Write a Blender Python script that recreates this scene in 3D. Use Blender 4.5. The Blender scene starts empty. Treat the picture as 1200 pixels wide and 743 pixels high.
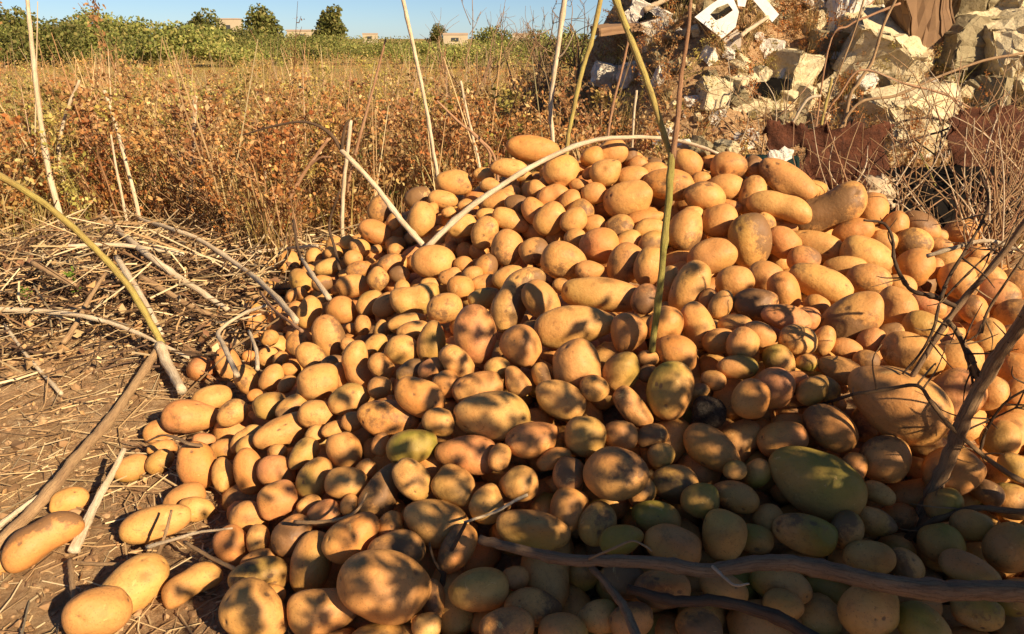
import bpy, bmesh, math, random
import numpy as np
from mathutils import Vector, Matrix

# ------------------------------------------------------------------ camera, sky, sun
SC = bpy.context.scene
COL = SC.collection
CAM_H = 0.85
F_PX, CX, CY = 867.0, 600.0, 371.5           # focal length and centre in photo pixels
PITCH = math.atan((CY - 45.0) / F_PX)        # horizon sits at row 45
cam_d = bpy.data.cameras.new('camera')
cam_d.sensor_width = 36.0
cam_d.lens = 36.0 * F_PX / 1200.0
cam_d.clip_start, cam_d.clip_end = 0.02, 3000
cam = bpy.data.objects.new('camera', cam_d)
COL.objects.link(cam)
cam.location = (0, 0, CAM_H)
cam.rotation_euler = (math.pi / 2 - PITCH, 0, 0)
SC.camera = cam

SUN_AZ = math.radians(135)                   # clockwise from +Y: behind the camera, to the right
SUN_EL = math.radians(30)
SUN_DIR = np.array([math.sin(SUN_AZ) * math.cos(SUN_EL), math.cos(SUN_AZ) * math.cos(SUN_EL), math.sin(SUN_EL)])
world = bpy.data.worlds.new('World')
SC.world = world
world.use_nodes = True
wn = world.node_tree
bg = wn.nodes['Background']
sky = wn.nodes.new('ShaderNodeTexSky')
sky.sky_type = 'NISHITA'
sky.sun_disc = False
sky.sun_elevation = SUN_EL
sky.sun_rotation = SUN_AZ
sky.air_density = 0.7
sky.dust_density = 0.15
sky.ozone_density = 5.0
wn.links.new(sky.outputs[0], bg.inputs[0])
bg.inputs[1].default_value = 0.05
sun_d = bpy.data.lights.new('sun', 'SUN')
sun_d.energy = 5.0
sun_d.angle = math.radians(0.53)
sun_d.color = (1.0, 0.795, 0.54)
sun = bpy.data.objects.new('sun', sun_d)
COL.objects.link(sun)
sun.rotation_euler = Vector(SUN_DIR).to_track_quat('Z', 'Y').to_euler()
vs = SC.view_settings
vs.view_transform = 'Standard'
vs.look = 'None'
vs.exposure = 0.98
vs.gamma = 1.0
vs.use_curve_mapping = False

# ------------------------------------------------------------------ helpers
rng = np.random.default_rng(7)
random.seed(7)
cP, sP = math.cos(PITCH), math.sin(PITCH)

def ray(px, py):
    u, v = (px - CX) / F_PX, (CY - py) / F_PX
    d = np.array([u, cP + v * sP, -sP + v * cP])
    return d                                  # camera depth of d is 1

ORG = np.array([0.0, 0.0, CAM_H])

def P(px, py, D):
    """point on the pixel's ray at world distance y = D"""
    d = ray(px, py)
    return ORG + d * (D / d[1])

def sstep(a, b, x):
    t = np.clip((x - a) / (b - a), 0, 1)
    return t * t * (3 - 2 * t)

def tag(o, label=None, cat=None, group=None, kind=None):
    if label: o['label'] = label
    if cat: o['category'] = cat
    if group: o['group'] = group
    if kind: o['kind'] = kind
    return o

def empty(name, loc=(0, 0, 0)):
    o = bpy.data.objects.new(name, None)
    COL.objects.link(o)
    o.location = loc
    o.empty_display_size = 0.05
    return o

def mesh_np(name, verts, tris, mat, parent=None, color=None, smooth=False, quads=None):
    """one mesh object from numpy arrays; color is a per-vertex RGBA attribute named skin"""
    me = bpy.data.meshes.new(name)
    verts = np.asarray(verts, np.float32).reshape(-1, 3)
    faces = []
    if tris is not None and len(tris):
        faces.append(np.asarray(tris, np.int32).reshape(-1, 3))
    if quads is not None and len(quads):
        faces.append(np.asarray(quads, np.int32).reshape(-1, 4))
    loops = np.concatenate([f.ravel() for f in faces])
    sizes = np.concatenate([np.full(len(f), f.shape[1], np.int32) for f in faces])
    starts = np.concatenate([[0], np.cumsum(sizes)[:-1]]).astype(np.int32)
    me.vertices.add(len(verts))
    me.vertices.foreach_set('co', verts.ravel())
    me.loops.add(len(loops))
    me.loops.foreach_set('vertex_index', loops.astype(np.int32))
    me.polygons.add(len(sizes))
    me.polygons.foreach_set('loop_start', starts)
    me.polygons.foreach_set('use_smooth', np.full(len(sizes), smooth))
    if color is not None:
        a = me.attributes.new('skin', 'FLOAT_COLOR', 'POINT')
        c = np.asarray(color, np.float32)
        if c.shape[1] == 3:
            c = np.concatenate([c, np.ones((len(c), 1), np.float32)], 1)
        a.data.foreach_set('color', c.ravel())
    me.update()
    me.validate()
    if mat: me.materials.append(mat)
    o = bpy.data.objects.new(name, me)
    COL.objects.link(o)
    if parent: 
        o.parent = parent
    return o

# ------------------------------------------------------------------ materials
def new_mat(name):
    m = bpy.data.materials.new(name)
    m.use_nodes = True
    nt = m.node_tree
    b = nt.nodes['Principled BSDF']
    return m, nt, b

def N(nt, typ, **kw):
    n = nt.nodes.new(typ)
    for k, v in kw.items():
        setattr(n, k, v)
    return n

def mix(nt, fac, a, b, blend='MIX'):
    n = nt.nodes.new('ShaderNodeMix')
    n.data_type = 'RGBA'
    n.blend_type = blend
    for sock, val in ((n.inputs[0], fac), (n.inputs[6], a), (n.inputs[7], b)):
        if hasattr(val, 'is_output') or isinstance(val, bpy.types.NodeSocket):
            nt.links.new(val, sock)
        elif isinstance(val, (int, float)):
            sock.default_value = val
        else:
            sock.default_value = (*val, 1)
    return n.outputs[2]

def ramp(nt, src, p0, p1, c0=0.0, c1=1.0):
    n = nt.nodes.new('ShaderNodeMapRange')
    n.inputs[1].default_value, n.inputs[2].default_value = p0, p1
    n.inputs[3].default_value, n.inputs[4].default_value = c0, c1
    nt.links.new(src, n.inputs[0])
    return n.outputs[0]

def noise(nt, vec, scale, detail=4, rough=0.6, dist=0.0):
    n = nt.nodes.new('ShaderNodeTexNoise')
    n.inputs['Scale'].default_value = scale
    n.inputs['Detail'].default_value = detail
    n.inputs['Roughness'].default_value = rough
    n.inputs['Distortion'].default_value = dist
    nt.links.new(vec, n.inputs['Vector'])
    return n.outputs[0]

def bump(nt, h, strength, dist, b, chain=None):
    n = nt.nodes.new('ShaderNodeBump')
    n.inputs['Strength'].default_value = strength
    n.inputs['Distance'].default_value = dist
    nt.links.new(h, n.inputs['Height'])
    if chain: nt.links.new(chain, n.inputs['Normal'])
    if b: nt.links.new(n.outputs[0], b.inputs['Normal'])
    return n.outputs[0]

def rand_vec(nt):
    tc = N(nt, 'ShaderNodeTexCoord')
    oi = N(nt, 'ShaderNodeObjectInfo')
    mul = N(nt, 'ShaderNodeMath', operation='MULTIPLY')
    mul.inputs[1].default_value = 37.0
    nt.links.new(oi.outputs['Random'], mul.inputs[0])
    add = N(nt, 'ShaderNodeVectorMath', operation='ADD')
    nt.links.new(tc.outputs['Object'], add.inputs[0])
    nt.links.new(mul.outputs[0], add.inputs[1])
    return add.outputs[0]

def mat_potato():
    m, nt, b = new_mat('potato_skin')
    vec = rand_vec(nt)
    at = N(nt, 'ShaderNodeAttribute', attribute_name='skin')
    sep = N(nt, 'ShaderNodeSeparateColor')
    nt.links.new(at.outputs['Color'], sep.inputs[0])
    tint, green, dirt = sep.outputs[0], sep.outputs[1], sep.outputs[2]
    cr = N(nt, 'ShaderNodeValToRGB')
    cr.color_ramp.elements[0].color = (0.63, 0.36, 0.115, 1)
    cr.color_ramp.elements[1].color = (0.60, 0.25, 0.105, 1)
    for p, c in ((0.35, (0.62, 0.315, 0.10, 1)), (0.6, (0.55, 0.26, 0.088, 1)), (0.8, (0.60, 0.25, 0.06, 1))):
        e = cr.color_ramp.elements.new(p); e.color = c
    nt.links.new(tint, cr.inputs[0])
    n1 = noise(nt, vec, 22, 5, 0.65)
    c = mix(nt, ramp(nt, n1, 0.38, 0.66, 0, .8), cr.outputs[0], (0.48, 0.22, 0.062))
    n0 = noise(nt, vec, 9, 3, 0.5)
    c = mix(nt, ramp(nt, n0, 0.5, 0.7, 0, .6), c, (0.62, 0.345, 0.09))
    n2 = noise(nt, vec, 55, 4, 0.7, 0.5)
    c = mix(nt, ramp(nt, n2, 0.52, 0.72, 0, 0.65), c, (0.33, 0.16, 0.055))
    # green tinge
    gn = noise(nt, vec, 14, 3, 0.5)
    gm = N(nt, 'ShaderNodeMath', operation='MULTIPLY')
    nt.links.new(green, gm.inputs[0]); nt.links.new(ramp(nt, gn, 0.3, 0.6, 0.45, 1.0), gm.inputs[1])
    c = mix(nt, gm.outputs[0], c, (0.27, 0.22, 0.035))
    # soil clinging to the skin
    dn = noise(nt, vec, 38, 6, 0.75)
    dm = N(nt, 'ShaderNodeMath', operation='ADD')
    nt.links.new(dirt, dm.inputs[0]); nt.links.new(dn, dm.inputs[1])
    c = mix(nt, ramp(nt, dm.outputs[0], 0.70, 0.86, 0, 0.85), c, (0.16, 0.088, 0.04))
    # scuffed, peeling patches with sharp edges
    sn = noise(nt, vec, 26, 6, 0.72, 1.2)
    c = mix(nt, ramp(nt, sn, 0.63, 0.66, 0, 0.55), c, (0.66, 0.43, 0.16))
    sn2 = noise(nt, vec, 75, 5, 0.8, 0.8)
    c = mix(nt, ramp(nt, sn2, 0.62, 0.68, 0, 0.75), c, (0.24, 0.115, 0.04))
    # lenticels: tiny brown flecks
    vo = N(nt, 'ShaderNodeTexVoronoi')
    vo.inputs['Scale'].default_value = 230
    nt.links.new(vec, vo.inputs['Vector'])
    c = mix(nt, ramp(nt, vo.outputs['Distance'], 0.12, 0.27, 0.55, 0.0), c, (0.25, 0.125, 0.045))
    c = mix(nt, 1.0, c, (0.97, 0.94, 0.90), 'MULTIPLY')
    nt.links.new(c, b.inputs['Base Color'])
    rn = noise(nt, vec, 30, 3)
    nt.links.new(ramp(nt, rn, 0.3, 0.7, 0.48, 0.72), b.inputs['Roughness'])
    b.inputs['Specular IOR Level'].default_value = 0.35
    h1 = noise(nt, vec, 120, 5, 0.7)
    nb = bump(nt, h1, 0.35, 0.004, None)
    h2 = noise(nt, vec, 34, 3, 0.6)
    bump(nt, h2, 0.25, 0.008, b, nb)
    return m

def mat_stalk(name, c0, c1, c2, rough=0.75, streak=6.0):
    """dry plant stalk: streaks along its length with darker blotches"""
    m, nt, b = new_mat(name)
    vec = rand_vec(nt)
    at = N(nt, 'ShaderNodeAttribute', attribute_name='skin')
    ob = N(nt, 'ShaderNodeObjectInfo')
    ad = N(nt, 'ShaderNodeVectorMath', operation='ADD')
    nt.links.new(at.outputs['Vector'], ad.inputs[0]); nt.links.new(ob.outputs['Random'], ad.inputs[1])
    n1 = noise(nt, vec, 16, 4, 0.6)
    n2 = noise(nt, ad.outputs[0], 5.0, 5, 0.75)
    c = mix(nt, ramp(nt, n1, 0.35, 0.65), c0, c1)
    c = mix(nt, ramp(nt, n2, 0.46, 0.70, 0, 0.9), c, c2)
    n3 = noise(nt, vec, 260, 3, 0.6)
    c = mix(nt, ramp(nt, n3, 0.58, 0.7, 0, 0.5), c, c2)
    nt.links.new(c, b.inputs['Base Color'])
    b.inputs['Roughness'].default_value = rough
    b.inputs['Specular IOR Level'].default_value = 0.25
    bump(nt, n2, 0.8, 0.004, b)
    return m

def mat_leafy(name, transl=0.35, rough=0.7):
    """thin plant tissue coloured by the mesh's own colour attribute"""
    m, nt, b = new_mat(name)
    at = N(nt, 'ShaderNodeAttribute', attribute_name='skin')
    tc = N(nt, 'ShaderNodeTexCoord')
    n1 = noise(nt, tc.outputs['Object'], 25, 3, 0.6)
    c = mix(nt, ramp(nt, n1, 0.4, 0.75, 0, 0.25), at.outputs['Color'], (0.12, 0.07, 0.03))
    nt.links.new(c, b.inputs['Base Color'])
    b.inputs['Roughness'].default_value = rough
    b.inputs['Specular IOR Level'].default_value = 0.2
    tr = N(nt, 'ShaderNodeBsdfTranslucent')
    nt.links.new(c, tr.inputs[0])
    ms = N(nt, 'ShaderNodeMixShader')
    ms.inputs[0].default_value = transl
    nt.links.new(b.outputs[0], ms.inputs[1]); nt.links.new(tr.outputs[0], ms.inputs[2])
    nt.links.new(ms.outputs[0], nt.nodes['Material Output'].inputs[0])
    return m

def mat_rock(name, c0, c1, c2, scale=9, bstr=0.7, rough=0.9):
    m, nt, b = new_mat(name)
    vec = rand_vec(nt)
    n1 = noise(nt, vec, scale, 6, 0.65)
    n2 = noise(nt, vec, scale * 5, 6, 0.75)
    c = mix(nt, ramp(nt, n1, 0.35, 0.65), c0, c1)
    c = mix(nt, ramp(nt, n2, 0.5, 0.72, 0, 0.8), c, c2)
    nt.links.new(c, b.inputs['Base Color'])
    b.inputs['Roughness'].default_value = rough
    b.inputs['Specular IOR Level'].default_value = 0.2
    nb = bump(nt, n1, bstr, 0.03, None)
    bump(nt, n2, bstr, 0.012, b, nb)
    return m

def mat_plain(name, c0, c1, scale=12, rough=0.6, metal=0.0, bstr=0.2, spec=0.4):
    m, nt, b = new_mat(name)
    vec = rand_vec(nt)
    n1 = noise(nt, vec, scale, 6, 0.7)
    c = mix(nt, ramp(nt, n1, 0.4, 0.68), c0, c1)
    nt.links.new(c, b.inputs['Base Color'])
    b.inputs['Roughness'].default_value = rough
    b.inputs['Metallic'].default_value = metal
    b.inputs['Specular IOR Level'].default_value = spec
    bump(nt, n1, bstr, 0.02, b)
    return m

def mat_ground():
    m, nt, b = new_mat('soil_and_field')
    tc = N(nt, 'ShaderNodeTexCoord')
    vec = tc.outputs['Object']
    n1 = noise(nt, vec, 2.2, 6, 0.65)
    n2 = noise(nt, vec, 28, 7, 0.75)
    n3 = noise(nt, vec, 120, 5, 0.75)
    c = mix(nt, ramp(nt, n1, 0.35, 0.65), (0.42, 0.25, 0.12), (0.31, 0.175, 0.085))
    c = mix(nt, ramp(nt, n2, 0.42, 0.7), c, (0.66, 0.45, 0.25))
    c = mix(nt, ramp(nt, n3, 0.55, 0.72, 0, 0.6), c, (0.17, 0.092, 0.045))
    # the far field is covered with straw-coloured and olive growth
    sp = N(nt, 'ShaderNodeSeparateXYZ')
    nt.links.new(vec, sp.inputs[0])
    fn = noise(nt, vec, 0.25, 5, 0.6)
    fc = mix(nt, ramp(nt, fn, 0.38, 0.62), (0.40, 0.24, 0.085), (0.33, 0.26, 0.085))
    fac = ramp(nt, sp.outputs[1], 6.0, 22.0)
    c = mix(nt, fac, c, fc)
    nt.links.new(c, b.inputs['Base Color'])
    b.inputs['Roughness'].default_value = 0.95
    b.inputs['Specular IOR Level'].default_value = 0.1
    nb = bump(nt, n2, 0.9, 0.03, None)
    bump(nt, n3, 0.8, 0.008, b, nb)
    return m

M = {
    'potato': mat_potato(),
    'pale': mat_stalk('pale_straw', (0.72, 0.60, 0.42), (0.60, 0.46, 0.29), (0.32, 0.21, 0.12)),
    'tan': mat_stalk('tan_stalk', (0.46, 0.30, 0.15), (0.36, 0.22, 0.11), (0.17, 0.10, 0.055)),
    'red': mat_stalk('reddish_stalk', (0.46, 0.27, 0.15), (0.38, 0.20, 0.10), (0.22, 0.11, 0.06)),
    'dark': mat_stalk('dark_twig', (0.16, 0.095, 0.05), (0.10, 0.06, 0.035), (0.04, 0.025, 0.016)),
    'grey': mat_stalk('grey_bark', (0.34, 0.215, 0.115), (0.25, 0.15, 0.08), (0.10, 0.06, 0.034)),
    'yellow': mat_stalk('yellow_green_stem', (0.50, 0.42, 0.11), (0.40, 0.29, 0.09), (0.20, 0.12, 0.05), 0.6),
    'green': mat_stalk('green_stem', (0.27, 0.26, 0.055), (0.37, 0.31, 0.08), (0.14, 0.09, 0.035), 0.55),
    'bark': mat_stalk('brown_bark', (0.31, 0.19, 0.09), (0.22, 0.13, 0.065), (0.085, 0.05, 0.03), 0.9),
    'leaf': mat_leafy('plant_tissue'),
    'thick_leaf': mat_leafy('leathery_leaf', 0.06, 0.6),
    'straw': mat_leafy('straw_litter', 0.1, 0.75),
    'limestone': mat_rock('limestone', (0.66, 0.56, 0.36), (0.52, 0.42, 0.24), (0.24, 0.17, 0.085)),
    'limestone_dark': mat_rock('weathered_limestone', (0.30, 0.25, 0.14), (0.24, 0.19, 0.11), (0.12, 0.09, 0.05)),
    'whitestone': mat_rock('white_plaster', (0.74, 0.69, 0.60), (0.62, 0.55, 0.44), (0.36, 0.28, 0.19)),
    'white': mat_plain('white_plastic', (0.80, 0.78, 0.74), (0.66, 0.62, 0.55), 8, 0.45),
    'card': mat_plain('tan_board', (0.44, 0.33, 0.21), (0.34, 0.25, 0.15), 9, 0.8),
    'sheet': mat_plain('grey_sheet', (0.38, 0.31, 0.24), (0.48, 0.41, 0.32), 7, 0.6),
    'rust': mat_rock('rusted_iron', (0.12, 0.040, 0.018), (0.065, 0.024, 0.013), (0.025, 0.012, 0.008), 30, 0.5, 0.85),
    'black': mat_plain('black_plastic_and_voids', (0.006, 0.0055, 0.005), (0.012, 0.010, 0.009), 9, 1.0, 0.0, 0.2, 0.03),  # also the dark put in place of shade in the hollow and gap
    'teal': mat_plain('dark_teal_plastic', (0.008, 0.02, 0.017), (0.014, 0.03, 0.026), 6, 0.7, 0.0, 0.2, 0.1),
    'wood': mat_stalk('old_board', (0.24, 0.14, 0.075), (0.30, 0.18, 0.09), (0.11, 0.065, 0.035), 0.85),
    'houses': mat_plain('cream_render', (0.46, 0.38, 0.26), (0.38, 0.32, 0.22), 0.6, 0.9, 0, 0.05),
    'glass': mat_plain('dark_window', (0.04, 0.045, 0.05), (0.06, 0.06, 0.06), 3, 0.2, 0, 0.0),
    'roof': mat_plain('flat_roof', (0.40, 0.30, 0.22), (0.33, 0.26, 0.20), 1.5, 0.9, 0, 0.05),
    'ground': mat_ground(),
    'rotten': mat_rock('rotten_skin', (0.035, 0.026, 0.02), (0.06, 0.045, 0.032), (0.15, 0.12, 0.09), 40, 0.9, 0.5),
}

# ------------------------------------------------------------------ the heap's shape and the ground
def zD(px, py, z):
    """distance y at which the pixel's ray comes down to height z"""
    d = ray(px, py)
    t = (z - CAM_H) / d[2]
    return d[1] * t

ctrl = []
for px, py, D in ((348, 322, 2.66), (410, 264, 2.60), (490, 226, 2.42), (560, 206, 2.30), (625, 188, 2.22), (700, 182, 2.16),
                  (780, 196, 2.12), (860, 198, 2.08), (940, 212, 2.04), (1030, 248, 1.98), (1130, 280, 1.92), (1200, 330, 1.82),
                  (700, 260, 1.95), (900, 280, 1.86), (560, 280, 2.02), (1080, 320, 1.76)):
    p = P(px, py, D); ctrl.append(p)
for px, py, z in ((90, 720, .03), (200, 610, .03), (150, 550, .03), (195, 500, .035), (255, 430, .035), (300, 375, .035),
                  (300, 730, .045), (500, 740, .075), (700, 743, .09), (900, 743, .095), (1200, 743, .11), (280, 560, .075),
                  (330, 450, .12), (400, 640, .10), (600, 560, .17), (800, 560, .18), (1000, 560, .18), (1200, 560, .17),
                  (520, 420, .27), (720, 400, .31), (900, 400, .32), (1100, 430, .28)):
    p = P(px, py, zD(px, py, z)); ctrl.append(p)
for x, y, z in ((0.2, 2.75, .33), (0.8, 2.65, .34), (1.4, 2.5, .20), (-0.5, 3.0, .0), (0.2, 3.15, .02), (1.0, 3.05, .02), (1.8, 2.7, .02),
                (2.2, 2.0, .02), (2.1, 1.2, .02), (1.6, 0.55, .02), (0.8, 0.4, .02), (0, 0.45, .0), (-0.6, 0.6, -.02),
                (-1.2, 1.0, -.05), (-1.4, 2.0, -.05), (-1.3, 3.0, -.05), (0, 3.8, -.05), (2, 3.6, -.05), (3, 2, -.05), (2.2, 0, -.05), (0, -.3, -.05)):
    ctrl.append(np.array([x, y, z]))
ctrl = np.array(ctrl)

def _tps(r2):
    return 0.5 * r2 * np.log(r2 + 1e-9)

def _fit(c, lam=0.004):
    n = len(c)
    d2 = ((c[:, None, :2] - c[None, :, :2]) ** 2).sum(-1)
    A = np.zeros((n + 3, n + 3))
    A[:n, :n] = _tps(d2) + lam * np.eye(n)
    A[:n, n] = 1; A[:n, n + 1:] = c[:, :2]
    A[n:, :n] = A[:n, n:].T
    return np.linalg.solve(A, np.concatenate([c[:, 2], np.zeros(3)]))
_w = _fit(ctrl)

def heap(x, y):
    """height of the heap's surface through the middles of its top potatoes (<= 0: no heap)"""
    x = np.atleast_1d(np.asarray(x, float)); y = np.atleast_1d(np.asarray(y, float))
    sh = x.shape
    q = np.stack([x.ravel(), y.ravel()], -1)
    d2 = ((q[:, None, :] - ctrl[None, :, :2]) ** 2).sum(-1)
    n = len(ctrl)
    h = _tps(d2) @ _w[:n] + _w[n] + q @ _w[n + 1:]
    inside = (q[:, 0] > -1.5) & (q[:, 0] < 2.6) & (q[:, 1] > -0.2) & (q[:, 1] < 3.5)
    return np.where(inside, h, -0.05).reshape(sh)

def bank(x, y):
    """rubble bank behind the heap on the right"""
    x = np.asarray(x, float); y = np.asarray(y, float)
    a = sstep(0.15, 1.35, x + 0.10 * np.sin(y * 3.1) + 0.05 * np.sin(y * 7.7 + 1))
    b = sstep(3.15, 5.2, y + 0.12 * np.sin(x * 2.7) + 0.06 * np.sin(x * 6.1 + 2))
    c = 1 - sstep(6.5, 9.0, y)
    bumps = 0.07 * np.sin(x * 5.3 + 1.1) * np.sin(y * 4.7) + 0.04 * np.sin(x * 11 + y * 3) * np.sin(y * 9.3 + .4)
    return a * b * c * (1.38 + 0.10 * np.clip(x - 1, 0, 3) + bumps)

def ground_z(x, y):
    x = np.asarray(x, float); y = np.asarray(y, float)
    near = np.exp(-((x ** 2 + (y - 1.5) ** 2) / 30.0))
    g = 0.012 * np.sin(x * 5.1 + 1) * np.sin(y * 4.3) * near + 0.007 * np.sin(x * 13 + y * 5) * np.sin(y * 11 - x * 3) * near
    # a little ridge of raked-up soil under the straw, left
    g = g + 0.10 * np.exp(-(((x + 1.55) / 0.75) ** 2 + ((y - 2.55) / 0.55) ** 2))
    h = heap(x, y)
    core = np.maximum(h - 0.105, 0) * sstep(0.05, 0.2, h)
    return g + core + bank(x, y)

def surf(x, y):
    return np.maximum(heap(x, y), ground_z(x, y))

def hit(px, py, off=0.0, fn=None):
    """where the pixel's ray meets the surface raised by off"""
    fn = fn or surf
    d = ray(px, py)
    ts = np.linspace(0.6, 9.0, 900)
    pts = ORG + d[None] * ts[:, None]
    f = pts[:, 2] - fn(pts[:, 0], pts[:, 1]) - off
    i = np.argmax(f < 0)
    if f[i] >= 0:
        i = len(ts) - 1
    i = max(i, 1)
    t = ts[i - 1] + (ts[i] - ts[i - 1]) * f[i - 1] / max(1e-9, f[i - 1] - f[i])
    return ORG + d * t

def grid_axis(segs):
    out = []
    for a, b, n in segs:
        out.append(np.linspace(a, b, n, endpoint=False))
    return np.concatenate(out + [[segs[-1][1]]])
gx = grid_axis([(-900, -60, 14), (-60, -8, 26), (-8, -2, 40), (-2, 2.6, 130), (2.6, 7, 60), (7, 60, 26), (60, 900, 14)])
gy = grid_axis([(-900, -30, 10), (-30, -1, 20), (-1, 3.4, 125), (3.4, 9, 110), (9, 60, 40), (60, 1600, 20)])
GX, GY = np.meshgrid(gx, gy)
GZ = ground_z(GX, GY)
GZ += (rng.random(GZ.shape) - .5) * 0.008 * np.exp(-((GX ** 2 + (GY - 2) ** 2) / 40.0))
nx, ny = len(gx), len(gy)
ii = np.arange(nx * ny).reshape(ny, nx)
quads = np.stack([ii[:-1, :-1], ii[:-1, 1:], ii[1:, 1:], ii[1:, :-1]], -1).reshape(-1, 4)
ground = mesh_np('ground', np.stack([GX, GY, GZ], -1).reshape(-1, 3), None, M['ground'], quads=quads, smooth=True)
tag(ground, kind='structure')

# ------------------------------------------------------------------ potatoes
def ico(sub):
    bm = bmesh.new()
    bmesh.ops.create_icosphere(bm, subdivisions=sub, radius=1.0)
    bm.verts.ensure_lookup_table()
    v = np.array([x.co[:] for x in bm.verts]); f = np.array([[q.index for q in p.verts] for p in bm.faces])
    bm.free()
    return v, f
ICO = {s: ico(s) for s in (2, 3, 4, 5)}

def unit(v):
    return v / np.linalg.norm(v, axis=-1, keepdims=True)

def potato_shape(r, L, W, T, kind, sub, tint, green, dirt):
    """one potato lying along x: verts, per-vertex skin (tint, green, dirt)"""
    v0, f = ICO[sub]
    v = v0.copy()
    rad = np.ones(len(v))
    for _ in range(7):
        d = unit(r.normal(size=3)); k = r.uniform(2.0, 6.0)
        rad += r.uniform(-.12, .13) * np.exp(k * (v0 @ d - 1))
    for _ in range(10):
        d = unit(r.normal(size=3)); k = r.uniform(7, 18)
        rad += r.uniform(-.07, .07) * np.exp(k * (v0 @ d - 1))
    for _ in range(r.integers(0, 3)):
        d = unit(r.normal(size=3)); rad -= r.uniform(.06, .16) * np.exp(r.uniform(10, 26) * (v0 @ d - 1))
    if kind == 'n':
        for _ in range(4):
            d = unit(r.normal(size=3)); k = r.uniform(7, 13)
            rad += r.uniform(.12, .28) * np.exp(k * (v0 @ d - 1))
    if kind in 'eo' and r.random() < .45:
        for _ in range(r.integers(1, 4)):
            d = unit(r.normal(size=3)); rad += r.uniform(.07, .20) * np.exp(r.uniform(5, 12) * (v0 @ d - 1))
    eyes = np.zeros(len(v))
    for _ in range(r.integers(4, 9)):
        d = unit(r.normal(size=3) * [1.0, .9, .9])
        e = np.exp(320 * (v0 @ d - 1))
        w = np.exp(38 * (v0 @ d - 1))
        rad -= .045 * e + .045 * w
        rad += .020 * np.exp(60 * (v0 @ unit(d + [0.16, 0, .03]) - 1))
        eyes = np.maximum(eyes, e)
    v = v * rad[:, None]
    # blunt ends
    q = {'o': .72, 'k': .78, 'r': .95, 'e': .88, 'p': .92, 'n': .85}[kind]
    yz = np.sqrt(v[:, 1] ** 2 + v[:, 2] ** 2) + 1e-6
    v[:, 1:] *= (np.clip(yz, 0, 2) ** (q - 1))[:, None]
    tp = {'p': r.uniform(.22, .36) * r.choice([-1, 1])}.get(kind, r.uniform(-.12, .12))
    v[:, 1:] *= (1 + tp * v[:, :1])
    if kind == 'k':
        v[:, 1] += r.choice([-1, 1]) * r.uniform(.28, .42) * (v[:, 0] ** 2 - .35)
        v[:, 1:] *= (1 - .16 * np.exp(-(v[:, :1] / .35) ** 2))
    lo, hi = v.min(0), v.max(0)
    v = (v - (lo + hi) / 2) / ((hi - lo) / 2) * (np.array([L, W, T]) / 2)
    gdir = unit(r.normal(size=3))
    g = np.clip(green * (0.42 + 0.95 * (v0 @ gdir)), 0, 1)
    dd = unit(r.normal(size=3))
    dt = np.clip(dirt * (.5 + .7 * (v0 @ dd)) + .42 * eyes - .02, 0, 1)
    tt = np.clip(tint + .10 * (v0 @ unit(r.normal(size=3))), 0, 1)
    return v, f, np.stack([tt, g, dt], -1)

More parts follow.
